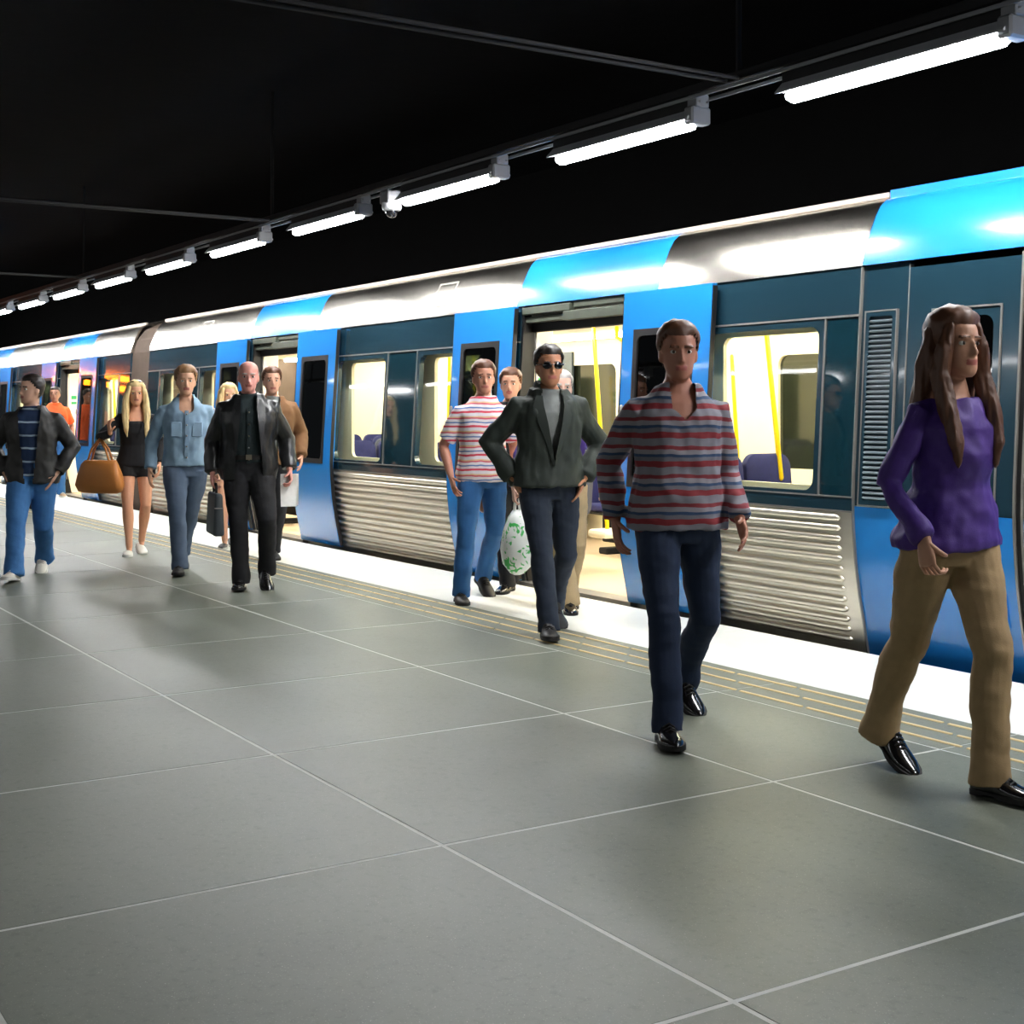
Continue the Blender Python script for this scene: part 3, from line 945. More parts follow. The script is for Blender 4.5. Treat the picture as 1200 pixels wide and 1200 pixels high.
def person(pos, face, H, feet, hands, skin, label, look=(0, 0), female=False, lean=0.03, top=None, under=None, legs=None, shoe='dress', shoe_m=None, hair=None, vox=.009, glasses=None, belt=False, hip=None, group=None, bulk=1.0):
    """feet: R and L as (x, y, heel pitch) in world; hands: R and L as dict(w=wrist local, e=elbow hint, d=finger dir, p=palm dir, t=thumb dir, curl)"""
    s = H / 1.75
    th = R(face)
    root = empty('person', (pos[0], pos[1], 0), th)
    tag(root, label, 'person', group)
    Mi = Matrix.Rotation(-th, 3, 'Z')
    TS = TORSO_W if female else TORSO_M
    sm = skin_mat(skin)
    # --- skeleton (units of a 1.75 m figure, scaled by s)
    ank = []
    for (x, y, pitch), side in zip(feet, (-1, 1)):
        q = Mi @ Vector((x - pos[0], y - pos[1], 0)) / s
        lift = .16 * math.sin(R(pitch)) if pitch > 0 else .03 * math.sin(R(-pitch))
        ank.append(Vector((q.x, q.y, .085 + lift)))
    hz = .93
    hips = []
    for a, side in zip(ank, (-1, 1)):
        dx = a.x; dy = a.y - side * .09
        hz = min(hz, a.z + math.sqrt(max(.3, .838 ** 2 - dx * dx - dy * dy)))
    if hip: hz = min(hz, hip)
    dz = hz - .93
    def T(p):            # lean of the trunk
        return Vector((p.x + lean * (p.z - hz), p.y, p.z))
    hipj = [Vector((0, sd * .09, hz)) for sd in (-1, 1)]
    knees = [ik(h, a, .425, .415, (1, (.12 if sd > 0 else -.12), 0))[0] for h, a, sd in zip(hipj, ank, (-1, 1))]
    shw = .142 if female else .168
    sho = [T(Vector((-.005, sd * shw, 1.392 + dz))) for sd in (-1, 1)]
    elb, wri = [], []
    for sh, h, sd in zip(sho, hands, (-1, 1)):
        w = Vector(h['w']) + Vector((0, 0, dz))
        e, w = ik(sh, w, .285, .255, h.get('e', (-1, sd * .4, 0)))
        elb.append(e); wri.append(w)
    def hand_axes(i):
        h = hands[i]; sd = (-1, 1)[i]
        d = Vector(h['d']) if 'd' in h else (wri[i] - elb[i])
        d = d.normalized()
        p = Vector(h.get('p', (0, -sd, 0))); p = (p - d * p.dot(d)).normalized()
        t = d.cross(p)
        if t.dot(Vector(h.get('t', (1, 0, 0)))) < 0: t = -t
        return d, p, t
    neck_top = T(Vector((.012, 0, 1.575 + dz)))
    HM = Matrix.Translation(T(Vector((.008, 0, 1.515 + dz)))) @ Matrix.Translation((0, 0, .05)) @ Matrix.Rotation(R(look[0]), 4, 'Z') @ Matrix.Rotation(R(look[1]), 4, 'Y') @ Matrix.Translation((0, 0, -.05))
    def torso(bm, g, z0, z1, flare=0.0, n=24):
        rs = []
        zs = sorted({z0, z1, *[t[0] for t in TS if z0 < t[0] < z1]})
        for z in zs:
            for A, B in zip(TS, TS[1:]):
                if z <= B[0]: break
            k = max(0, min(1, (z - A[0]) / (B[0] - A[0])))
            hw, fr, bk = (A[i] + (B[i] - A[i]) * k for i in (1, 2, 3))
            if z < .84: hw = max(hw, .145)
            gg = g + flare * max(0, (1.15 - z) / .3)
            b_ = bulk if z < 1.4 else 1
            r = ell(z + dz, hw * b_ + gg, fr * b_ + gg, bk * b_ + gg, n)
            rs.append([T(v) for v in r])
        rings(bm, rs)
    # --- body: one continuous skin
    bm = NB()
    torso(bm, -.004, .875, 1.52)
    rs = []
    for k in range(5):
        t_ = k / 4
        c = T(Vector((-.008, 0, 1.46 + dz))).lerp(HM @ Vector((-.012, 0, .06)), t_)
        r = (.060 - .010 * t_) * (.86 if female else 1.0)
        rs.append([c + Vector((r * math.cos(a), r * .95 * math.sin(a), 0)) for a in [2 * math.pi * i / 14 for i in range(14)]])
    rings(bm, rs)
    rings(bm, [[HM @ v for v in head_section(z)] for z in (.0, .01, .03, .045, .06, .075, .09, .105, .12, .135, .15, .165, .18, .205, .224, .235)])
    rs = [[HM @ Vector((x, y * w, z)) for y, x in ((-1, .080), (-.4, f), (.4, f), (1, .080))] for z, f, w in ((.132, .096, .009), (.112, .104, .011), (.092, .115, .014), (.080, .113, .017), (.073, .094, .013))]
    rings(bm, rs)
    for sd in (-1, 1):
        ball(bm, HM @ Vector((-.008, sd * .074, .105)), .020, .010, .032, HM.to_3x3() @ Matrix.Rotation(R(-12), 3, 'Y'))
        ball(bm, HM @ Vector((.082, sd * .033, .141)), .012, .024, .006, HM.to_3x3(), 10, 6)
    ball(bm, HM @ Vector((.090, 0, .060)), .008, .026, .006, HM.to_3x3(), 10, 6)
    ball(bm, HM @ Vector((.089, 0, .050)), .009, .022, .006, HM.to_3x3(), 10, 6)
    fa = 1.0 if not female else .84
    for i, sd in enumerate((-1, 1)):
        tube(bm, [sho[i] + Vector((0, -sd * .05, .01)), sho[i], sho[i].lerp(elb[i], .5), elb[i], elb[i].lerp(wri[i], .3), wri[i]], [.030 * fa, .038 * fa, .040 * fa, .038 * fa, .040 * fa, .025 * fa], 12)
        d, p, t = hand_axes(i)
        palm_shape(bm, wri[i], d, p, t)
        calf = knees[i].lerp(ank[i], .32) + Vector((-.012, 0, 0))
        tube(bm, [hipj[i] + Vector((0, -sd * .012, -.02)), hipj[i].lerp(knees[i], .35), knees[i], calf, knees[i].lerp(ank[i], .75), ank[i] + Vector((0, 0, .0))], [.092, .080, .054, .056, .038, .034], 14)
        tube(bm, [ank[i] + Vector((0, 0, -.02)), ank[i] + Vector((.03, 0, -.05))], [.030, .022], 10)
    for v in bm.verts: v.co *= s
    me = evaluated(bm, 'body', vox * s, 2)
    me.materials.clear()
    for m in (sm, M_lips, hair['m'] if hair else M_lips): me.materials.append(m)
    HI = (Matrix.Scale(s, 4) @ HM).inverted()
    for pl in me.polygons:
        c = pl.center
        if c.z > (1.5 + dz) * s:
            q = HI @ c
            if q.x > .08 and abs(q.y) < .025 and .045 < q.z < .064: pl.material_index = 1
            elif q.x > .07 and .012 < abs(q.y) < .052 and .139 < q.z < .149: pl.material_index = 2
    bm = NB(); bm.from_mesh(me)
    n0 = len(bm.verts)
    for i in (0, 1):
        d, p, t = hand_axes(i)
        fingers(bm, wri[i], d, p, t, hands[i].get('curl', 22))
    bm.verts.ensure_lookup_table()
    for v in bm.verts[n0:]: v.co *= s
    bm.normal_update(); bm.to_mesh(me); bm.free()
    shade(me)
    body = link('body', me, root)
    def child(name, bm, m, par=root, voxel=None, smooth=3, fold=0.0, freq=9, zk=.6, cut=None, angle=None):
        for v in bm.verts: v.co *= s
        if voxel:
            me = evaluated(bm, name, voxel * s, smooth)
            if fold: noisy(me, fold * s, freq, zk, seed=pos[0] * 3.1)
            if cut:
                b2 = NB(); b2.from_mesh(me)
                bmesh.ops.delete(b2, geom=[v for v in b2.verts if cut(v.co / s)], context='VERTS')
                b2.to_mesh(me); b2.free()
            me.materials.clear(); shade(me)
        else:
            me = to_mesh(bm, name, smooth=angle is None, angle=angle)
        return link(name, me, par, None, m)
    # --- eyes
    if not (glasses and glasses.get('eyes', True)):
        for sd in (-1, 1):
            bm = NB(); ball(bm, HM @ Vector((.0705, sd * .032, .122)), .0125, .0135, .0085, HM.to_3x3(), 10, 8)
            e = child('eye', bm, EYE_W)
            bm = NB(); ball(bm, HM @ Vector((.0802, sd * .032, .122)), .0040, .0066, .0072, HM.to_3x3(), 10, 6)
            child('iris', bm, EYE_I, e)
    # --- hair
    if hair:
        hm = hair['m']; g = hair.get('g', .012); style = hair.get('style', 'short')
        bm = NB()
        zs = [.02 + i * .0065 for i in range(33)] + [.2345]
        rows_ = [[HM @ v for v in head_section(z, 0, 40)] for z in zs]
        rings(bm, rows_)
        HI2 = HM.inverted()
        def margin(q):
            if style == 'bald':
                return min(.165 - q.z, .015 - q.x, q.z - .06)
            if q.x > .060: lim = .192
            elif q.x > .0: lim = .115 + q.x / .06 * .077
            elif q.x > -.02: lim = .098
            else: lim = .045
            if style == 'long' and q.x < .03: lim = 0
            return q.z - lim
        bmesh.ops.delete(bm, geom=[v for v in bm.verts if margin(HI2 @ v.co) < -.004], context='VERTS')
        for v in bm.verts:
            q = HI2 @ v.co
            o_ = (q - Vector((-.01, 0, .12))).normalized()
            k = max(0, min(1, margin(q) / .03))
            up_ = 1 + .9 * max(0, o_.z) * hair.get('tall', 1.0)
            v.co = HM @ (q + o_ * (-.002 + (g + .002) * k ** .6 * up_))
        for v in bm.verts:
            q = HI2 @ v.co
            n = noise.noise(Vector((q.x * 60, q.y * 60, q.z * 25)))
            v.co += (v.co - HM @ Vector((-.01, 0, .12))).normalized() * n * hair.get('rough', .006)
        ho = child('hair', bm, hm)
        if style == 'long':
            b2 = NB()
            for sd in (-1, 1):
                tube(b2, [HM @ Vector((.045, sd * .062, .185)), HM @ Vector((.045, sd * .088, .11)), HM @ Vector((.030, sd * .098, .02)), T(Vector((.085, sd * .105, 1.40 + dz))), T(Vector((.125, sd * .098, 1.28 + dz))), T(Vector((.128, sd * .088, 1.20 + dz)))], [.018, .028, .036, .034, .026, .008], 12)
                tube(b2, [HM @ Vector((-.03, sd * .070, .17)), HM @ Vector((-.04, sd * .090, .05)), T(Vector((-.05, sd * .10, 1.42 + dz))), T(Vector((-.10, sd * .09, 1.25 + dz)))], [.03, .04, .045, .015], 12)
            tube(b2, [HM @ Vector((-.085, 0, .17)), HM @ Vector((-.10, 0, .05)), T(Vector((-.11, 0, 1.40 + dz))), T(Vector((-.13, 0, 1.22 + dz)))], [.045, .065, .075, .03], 12)
            lk = child('long_locks', b2, hm, ho, voxel=.008, smooth=3)
            noisy(lk.data, .008 * s, 55, .12)
    if glasses:
        zc = glasses.get('z', .122); xo = glasses.get('x', .098)
        bm = NB()
        for sd in (-1, 1):
            ball(bm, HM @ Vector((xo, sd * .034, zc)), .006, .029, .021, HM.to_3x3() @ Matrix.Rotation(R(sd * 12), 3, 'Z'), 14, 8)
        go = child('sunglasses', bm, M_shades)
        bm = NB()
        tube(bm, [HM @ Vector((xo + .004, -.012, zc + .006)), HM @ Vector((xo + .004, .012, zc + .006))], .003, 6)
        for sd in (-1, 1):
            tube(bm, [HM @ Vector((xo - .004, sd * .060, zc + .008)), HM @ Vector((xo - .03, sd * .080, zc + .008)), HM @ Vector((-.005, sd * .083, zc + .004))], .003, 6)
        child('sunglass_frame', bm, M_shades, go)
    # --- legs: trousers, shorts
    if legs:
        bm = NB()
        lk = legs.get('kind', 'trousers'); g = legs.get('g', .014); wd = legs.get('w', 1.0)
        torso(bm, g, .835, legs.get('top', 1.03))
        for i, sd in enumerate((-1, 1)):
            hipp = hipj[i] + Vector((0, -sd * .008, -.01))
            if lk == 'shorts':
                e = hipj[i].lerp(knees[i], .34)
                tube(bm, [hipp, hipj[i].lerp(knees[i], .15), e], [.104, .106, .098], 16, round_ends=False)
            else:
                a = ank[i]; kn = knees[i] + Vector((.006, 0, 0))
                tube(bm, [hipp, hipj[i].lerp(knees[i], .3), hipj[i].lerp(knees[i], .7), kn, kn.lerp(a, .3) + Vector((-.012, 0, 0)), kn.lerp(a, .7), a + Vector((.004, 0, -.045))], [.104 * wd, .098 * wd, .080 * wd, .068 * wd, .069 * wd, .063 * wd, .066 * wd * legs.get('hem', 1.0)], 18, round_ends=False)
        t_ = child('trousers' if lk != 'shorts' else 'shorts', bm, legs['m'], voxel=vox, fold=legs.get('fold', .008), freq=7.5, zk=1.5)
        if belt:
            b2 = NB(); rs = []
            for z in (1.000, 1.034):
                A = TS[2]
                rs.append([T(v) for v in ell(z + dz, A[1] * bulk + g + .012, A[2] * bulk + g + .012, A[3] * bulk + g + .012, 28)])
            rings(b2, rs); child('belt', b2, M_belt, angle=40)
            b2 = NB(); x = TS[2][2] * bulk + g + .010
            box(b2, x, x + .012, -.022, .022, 1.0 + dz, 1.038 + dz)
            for v in b2.verts: v.co = T(v.co)
            child('belt_buckle', b2, M_buckle, angle=30)
    # --- upper garments
    def garment(nm, spec, extra):
        bm = NB(); g = spec.get('g', .014) + extra
        torso(bm, g, spec.get('z0', .93), spec.get('z1', 1.50), spec.get('flare', .01))
        sl = spec.get('sleeve', 'long')
        if sl != 'none':
            for i, sd in enumerate((-1, 1)):
                f_ = (1.0 if not female else .86)
                r0, r1, r2, r3 = [(r + g) * f_ for r in (.050, .046, .040, .030)]
                r0, r1, r2, r3 = [r - g * f_ * .4 for r in (r0, r1, r2, r3)]
                if sl == 'long':
                    pts = [sho[i] + Vector((0, -sd * .05, .005)), sho[i], sho[i].lerp(elb[i], .5), elb[i], elb[i].lerp(wri[i], .5), wri[i].lerp(elb[i], .02)]
                    rr = [r0 * .86, r0 * .98, r1 * 1.03, r2 * 1.06, r2 * .96, r3 * 1.08]
                else:
                    pts = [sho[i] + Vector((0, -sd * .05, .005)), sho[i], sho[i].lerp(elb[i], .4), sho[i].lerp(elb[i], .82)]
                    rr = [r0 * .8, r0 * .92, r1 * 1.08, r1 * 1.14]
                tube(bm, pts, rr, 16, round_ends=False)
        if spec.get('collar'):
            cr = spec['collar']
            rs = []
            for zz, k in ((1.455, 1.25), (1.49, 1.06), (1.53 + cr, 1.0)):
                rs.append([T(Vector((-.008 + .078 * k * math.cos(a) + (.0), .074 * k * math.sin(a), zz + dz - .05 * max(0, math.cos(a)) ** 2))) for a in [2 * math.pi * i / 20 for i in range(20)]])
            rings(bm, rs)
        op = spec.get('open')
        def cut(c):
            if not op: return False
            z = c.z - dz
            x = c.x - lean * (c.z - hz)
            if x < .03 or abs(c.y) > .16: return False
            if z > 1.47: return abs(c.y) < .055
            w = op[0] + (op[1] - op[0]) * max(0, min(1, (z - .9) / .5))
            return abs(c.y + spec.get('shift', 0)) < w and x > .04
        o = child(nm, bm, spec['m'], voxel=vox, fold=spec.get('fold', .010), freq=spec.get('freq', 9), zk=spec.get('zk', .9), cut=cut if op else None)
        if spec.get('flaps'):
            b2 = NB()
            for sd in (-1, 1):
                def edge(z): return op[0] + (op[1] - op[0]) * max(0, min(1, (z - .9) / .5))
                rs = []
                for z, ww in ((1.05, .012), (1.18, .03), (1.30, .055), (1.40, .062), (1.46, .035)):
                    xf = .118 + g + .012 if z < 1.35 else (.10 + g if z < 1.43 else .065 + g)
                    a = T(Vector((xf, sd * edge(z), z + dz))); b_ = T(Vector((xf - .004 - ww * .25, sd * (edge(z) + ww), z + dz)))
                    rs.append([a, b_, b_ + Vector((-.008, 0, 0)), a + Vector((-.008, 0, 0))])
                rings(b2, rs)
            child('lapel', b2, spec['m'], o, angle=40)
        if spec.get('placket'):
            b2 = NB(); rs = []
            for z in (.97, 1.05, 1.15, 1.25, 1.33, 1.39):
                for A, B in zip(TS, TS[1:]):
                    if z <= B[0]: break
                k = (z - A[0]) / (B[0] - A[0]); fr = (A[2] + (B[2] - A[2]) * k) * bulk + g + .008
                q = T(Vector((fr, 0, z + dz)))
                rs.append([q + Vector((0, -.016, 0)), q + Vector((.004, -.016, 0)), q + Vector((.004, .016, 0)), q + Vector((0, .016, 0)), q + Vector((-.02, 0, 0))])
            rings(b2, rs); pk = child('placket', b2, spec['m'], o, angle=40)
            for z in (1.0, 1.09, 1.18, 1.27, 1.36):
                k = 0
                for A, B in zip(TS, TS[1:]):
                    if z <= B[0]: break
                k = (z - A[0]) / (B[0] - A[0]); fr = (A[2] + (B[2] - A[2]) * k) * bulk + g + .012
                b3 = NB(); q = T(Vector((fr, 0, z + dz))); tube(b3, [q, q + Vector((.004, 0, 0))], .007, 8); child('button', b3, M_buckle, o)
        if spec.get('pockets'):
            for sd in (-1, 1):
                b2 = NB(); q = T(Vector((.112 + g, sd * .085, 1.27 + dz)))
                box(b2, q.x - .03, q.x + .004, q.y - .045, q.y + .045, q.z - .10, q.z + .025); bevel(b2, .006, 1)
                child('chest_pocket', b2, spec['m'], o, angle=40)
        return o
    if under: garment(under.get('name', 'shirt'), under, 0)
    if top: garment(top.get('name', 'jacket'), top, .016 if under else 0)
    # --- shoes
    up, so = SHOES[shoe]
    for i, sd in enumerate((-1, 1)):
        pitch = feet[i][2]
        u = up.copy(); u.materials.clear(); u.materials.append(shoe_m)
        o = link('shoe', u, root)
        a = ank[i]
        Mx = Matrix.Rotation(R(sd * 7), 4, 'Z') @ Matrix.Rotation(R(pitch), 4, 'Y')
        piv = Vector((.165, 0, 0)) if pitch > 0 else Vector((-.06, 0, 0))
        Mt = Matrix.Translation((a.x, a.y, .0)) @ Matrix.Translation(piv) @ Mx @ Matrix.Translation(-piv)
        Mt = Matrix.Scale(s, 4) @ Mt
        o.matrix_local = Mt
        if shoe in ('dress', 'sneaker', 'boot'):
            lb = NB()
            for k in range(4):
                x = .045 + k * .017; zt = (.090 - k * .0085) * (1 if shoe == 'dress' else 1.06)
                tube(lb, [(x, -.022, zt - .014), (x + .004, 0, zt), (x, .022, zt - .014)], .0035, 6)
            link('laces', to_mesh(lb, 'laces', smooth=True), o, None, M_sole_w if shoe == 'sneaker' else M_sole_b)
        s2 = so.copy(); s2.materials.clear(); s2.materials.append(M_sole_w if shoe in ('sneaker', 'flat') else M_sole_b)
        link('sole', s2, o)
    # world positions of the hands for things held
    Mw = Matrix.Translation((pos[0], pos[1], 0)) @ Matrix.Rotation(th, 4, 'Z') @ Matrix.Scale(s, 4)
    out = []
    for i in (0, 1):
        d, p, t = hand_axes(i)
        out.append((Mw @ (wri[i] + d * .085 + p * .02), Mw @ elb[i], Mw @ wri[i]))
    return root, out

M_shades = mat('dark_lens', (10, 10, 12), .12, coat=.5)
M_belt = mat('belt_leather', (24, 20, 18), .4)
M_buckle = mat('buckle_metal', (170, 160, 140), .3, .9)
M_sole_b = mat('dark_sole', (16, 15, 15), .7)
M_sole_w = mat('white_sole', (226, 224, 216), .6)
SHOES = {k: shoe_meshes(k) for k in ('dress', 'sneaker', 'boot', 'flat')}
def cloth(name, rgb, rough=.85, var=.16, scale=26, bump=.12, bscale=240, **k):
    return mat(name, rgb, rough, var=var, scale=scale, bump=bump, bscale=bscale, **k)
M_jeans = cloth('blue_jeans', (58, 112, 168), stretch=(1, 1, .4))
M_jeans_g = cloth('greyblue_jeans', (84, 100, 122), stretch=(1, 1, .4))
M_jeans_n = cloth('navy_jeans', (24, 40, 66), stretch=(1, 1, .4))
M_jeans_m = cloth('mid_jeans', (38, 92, 146), stretch=(1, 1, .4))
M_jeans_d = cloth('dark_jeans', (30, 40, 56), stretch=(1, 1, .4))
M_blacktr = cloth('black_trousers', (24, 24, 28))
M_khaki = cloth('khaki_trousers', (160, 134, 96))
M_beige = cloth('beige_trousers', (172, 150, 112))
M_blackj = cloth('black_jacket', (38, 37, 36), rough=.6, var=.25, scale=10)
M_leather = cloth('black_leather', (30, 31, 32), rough=.34, var=.2, scale=9, bump=.2, bscale=40)
M_greenj = cloth('dark_green_jacket', (36, 44, 38), rough=.7, var=.25, scale=10)
M_denim = cloth('denim_jacket', (134, 162, 184), var=.25, scale=16, stretch=(1, 1, .6))
M_greyshirt = cloth('grey_shirt', (120, 124, 122))
M_navy = cloth('navy_shirt', (30, 52, 84))
M_dkgreen = cloth('dark_green_shirt', (28, 42, 44))
M_orange = cloth('orange_shirt', (238, 100, 46))
M_blacktop = cloth('black_top', (22, 21, 24))
M_brownj = cloth('brown_jacket', (120, 84, 52))
M_purple = cloth('purple_top', (70, 38, 128), rough=.65)
M_purplej = cloth('violet_jacket', (72, 50, 122))
M_hair_dk = mat('dark_hair', (36, 27, 22), .5, var=.3, scale=40, stretch=(1, 1, .2))
M_hair_br = mat('brown_hair', (92, 58, 38), .5, var=.3, scale=40, stretch=(1, 1, .15))
M_hair_lb = mat('light_brown_hair', (150, 112, 76), .5, var=.3, scale=40, stretch=(1, 1, .2))
M_hair_bl = mat('blonde_hair', (230, 200, 142), .45, var=.3, scale=45, stretch=(1, 1, .08))
M_hair_gy = mat('grey_hair', (190, 184, 178), .5, var=.2, scale=40, stretch=(1, 1, .2))
M_sh_black = mat('black_shoe_leather', (18, 17, 17), .18, coat=.6, var=.1)
M_sh_dark = mat('dark_shoe', (34, 32, 32), .5)
M_sh_white = mat('white_shoe', (222, 218, 206), .6)
M_sh_tan = mat('tan_shoe', (170, 146, 116), .6)
M_stripe_a = mat_bands('striped_knit_pale', .105, [(0, (226, 222, 224)), (.22, (206, 66, 84)), (.36, (224, 214, 216)), (.52, (96, 120, 172)), (.62, (226, 220, 222)), (.80, (208, 88, 104)), (.90, (226, 190, 150))])
M_stripe_b = mat_bands('striped_knit_wine', .125, [(0, (128, 126, 134)), (.26, (132, 36, 44)), (.46, (112, 112, 122)), (.60, (44, 70, 104)), (.70, (146, 142, 148)), (.86, (128, 42, 50))])
M_chevron = mat_bands('navy_striped_shirt', .11, [(0, (30, 52, 88)), (.86, (170, 190, 210))])

DOWN = dict(w=(.03, -.27, .90), e=(-1, -.4, 0))
def arm(side, f, l, z, **k):
    """side -1 right, 1 left; wrist forward, out, height"""
    d = dict(w=(f, side * l, z), e=(-1, side * .5, 0)); d.update(k); return d
def pocket(side, out=.205, f=.05, z=.95):
    return arm(side, f, out, z, e=(-.6, side * 1.0, -.1), d=(.2, -side * .45, -1), p=(0, -side, 0), curl=10)

# 1 man at the left edge
person((-11.98, 2.82), -24, 1.78, [(-11.66, 2.60, -8), (-12.30, 3.00, 22)], [pocket(-1), pocket(1)], (206, 160, 136),
       'man in black jacket and bright blue jeans, hands in pockets, at the left picture edge', look=(-48, 0),
       top=dict(m=M_blackj, g=.026, z0=.86, open=(.030, .085), collar=.0, flare=.03, fold=.016), under=dict(m=M_chevron, z0=.92, sleeve='none'),
       legs=dict(m=M_jeans, w=1.12, hem=1.15), shoe='sneaker', shoe_m=M_sh_white, hair=dict(m=M_hair_dk, g=.009), vox=.009)
# 2 orange shirt by the far door
person((-22.80, 5.72), -8, 1.80, [(-22.72, 5.60, 0), (-22.88, 5.84, 0)], [arm(-1, .02, .27, .90), arm(1, .02, .27, .90)], (170, 122, 98),
       'man in orange shirt and jeans standing at the far train door', look=(-15, 0), top=dict(m=M_orange, g=.02, sleeve='short', collar=.0, name='shirt'),
       legs=dict(m=M_jeans), shoe='sneaker', shoe_m=M_sh_tan, hair=dict(m=M_hair_dk, g=.006), vox=.014)
# 3 distant walker behind the man in black
person((-20.22, 4.68), 0, 1.70, [(-20.05, 4.60, 0), (-20.40, 4.78, 20)], [arm(-1, .02, .25, .92), arm(1, .02, .25, .92)], (200, 160, 136),
       'distant walker in dark clothes behind the man in the black jacket', top=dict(m=M_blackj, g=.02, z0=.88), legs=dict(m=M_jeans_d), shoe='dress', shoe_m=M_sh_dark, hair=dict(m=M_hair_dk), vox=.014)
# 4 blonde woman with the tan bag
w4, h4 = person((-13.34, 4.12), -14, 1.69, [(-13.22, 4.02, 0), (-13.44, 4.21, 14)], [arm(-1, .30, .26, 1.24, e=(-.6, -1, -.8), d=(.2, -.15, 1), p=(-.3, 1, 0), t=(0, 1, 0), curl=35), arm(1, .02, .23, .93)], (226, 164, 128),
       'blonde woman in black top and black shorts with a tan shoulder bag', female=True,
       top=dict(m=M_blacktop, g=.008, z0=.90, z1=1.44, name='top', sleeve='long', fold=.005, open=(-.1, .075)), under=dict(m=M_blacktop, g=.006, z0=.90, z1=1.36, sleeve='none', fold=.004),
       legs=dict(m=M_blacktop, kind='shorts', fold=.004), shoe='flat', shoe_m=M_sh_white, hair=dict(m=M_hair_bl, g=.014, style='long'), glasses=dict(z=.226, x=.050, eyes=False), vox=.009)
# 5 denim jacket
person((-11.60, 4.02), -16, 1.80, [(-11.40, 3.90, -4), (-11.98, 4.12, 30)], [arm(-1, .02, .29, .90), arm(1, -.04, .27, .90)], (224, 172, 140),
       'fair-haired man in light denim jacket and grey-blue jeans', top=dict(m=M_denim, g=.024, z0=.93, collar=.005, placket=True, pockets=True, flare=.01, fold=.013, open=(-.5, .055)), legs=dict(m=M_jeans_g, w=1.04),
       shoe='dress', shoe_m=M_sh_dark, hair=dict(m=M_hair_lb, g=.016, rough=.008), vox=.008)
# 6 second blonde woman, behind
person((-13.52, 5.14), -20, 1.68, [(-13.42, 5.06, 0), (-13.60, 5.22, 10)], [arm(-1, .02, .22, .93), arm(1, .02, .22, .93)], (226, 170, 138),
       'blonde woman half hidden behind the man carrying the briefcase', female=True, look=(10, 0), top=dict(m=M_blacktop, g=.010, z0=.88, name='top'), legs=dict(m=M_blacktop, kind='shorts'), shoe='flat', shoe_m=M_sh_dark, hair=dict(m=M_hair_bl, g=.013, style='long'), vox=.011)
# 7 older man with briefcase
w7, h7 = person((-10.28, 4.07), -20, 1.79, [(-10.20, 3.98, -4), (-10.22, 4.20, 24)], [arm(-1, .0, .27, .90, d=(0, 0, -1), curl=55), arm(1, .06, .31, .92, d=(.3, .1, -1), curl=45)], (224, 156, 142),
       'bald older man in black leather jacket and black trousers', look=(0, 4), bulk=1.07,
       top=dict(m=M_leather, g=.028, z0=.84, open=(.105, .06), flaps=True, flare=.02, fold=.016, zk=.6), under=dict(m=M_dkgreen, g=.010, z0=.98, collar=-.005, placket=True, sleeve='none', fold=.006),
       legs=dict(m=M_blacktr, w=1.06, g=.010), belt=True, shoe='dress', shoe_m=M_sh_black, hair=dict(m=M_hair_gy, g=.007, style='bald'), vox=.008)
# 8 brown jacket behind him
person((-12.10, 5.02), -15, 1.80, [(-12.05, 4.95, 0), (-12.20, 5.08, 8)], [arm(-1, .05, .26, .95), arm(1, .05, .26, .95)], (210, 158, 132),
       'man in brown jacket partly hidden behind the older man in leather', top=dict(m=M_brownj, g=.026, z0=.88, collar=.0, open=(.02, .06)), under=dict(m=M_greyshirt, g=.010, z0=.96, sleeve='none'), legs=dict(m=M_blacktr), shoe='dress', shoe_m=M_sh_dark, hair=dict(m=M_hair_br), vox=.011)
# 9 pale striped shirt in front of the blue door leaf
person((-8.72, 5.28), -14, 1.77, [(-8.66, 5.06, 0), (-8.98, 5.44, 26)], [arm(-1, .04, .25, .92, e=(-1, -.6, 0)), arm(1, .02, .27, .90)], (190, 132, 108),
       'person in pale pink, white and blue striped shirt in front of a door leaf', look=(-10, 0), top=dict(m=M_stripe_a, g=.022, z0=.88, sleeve='short', name='shirt', flare=.02), legs=dict(m=M_jeans_m), shoe='dress', shoe_m=M_sh_dark, hair=dict(m=M_hair_br, g=.012), vox=.008)
# 10 man with sunglasses, centre
w10, h10 = person((-7.20, 4.84), -20, 1.83, [(-6.98, 4.70, -4), (-7.46, 5.06, 25)], [pocket(-1, .215, .0, .97), pocket(1, .21, .06, .97)], (176, 120, 88),
       'dark-haired man in sunglasses, dark green-black jacket and dark jeans, striding at centre', top=dict(m=M_greenj, g=.026, z0=.92, collar=.010, flare=.035, fold=.018, zk=.6, open=(-.03, .062), flaps=True), under=dict(m=M_greyshirt, g=.010, z0=.98, sleeve='none', fold=.005), legs=dict(m=M_jeans_d, w=1.0), shoe='boot', shoe_m=M_sh_dark,
       hair=dict(m=M_hair_dk, g=.012, rough=.008), glasses=dict(eyes=True), vox=.007)
# 11 white-haired passenger with the plastic bag
w11, h11 = person((-7.98, 5.47), -24, 1.69, [(-7.84, 5.46, 0), (-8.10, 5.62, 18)], [arm(-1, .14, .36, .92, d=(.1, 0, -1), curl=55), arm(1, .04, .30, .96)], (214, 170, 150),
       'white-haired passenger in violet jacket and beige trousers behind the man in sunglasses', top=dict(m=M_purplej, g=.022, z0=.90, collar=0), legs=dict(m=M_beige, w=1.08), shoe='dress', shoe_m=M_sh_black, hair=dict(m=M_hair_gy, g=.01), vox=.008)
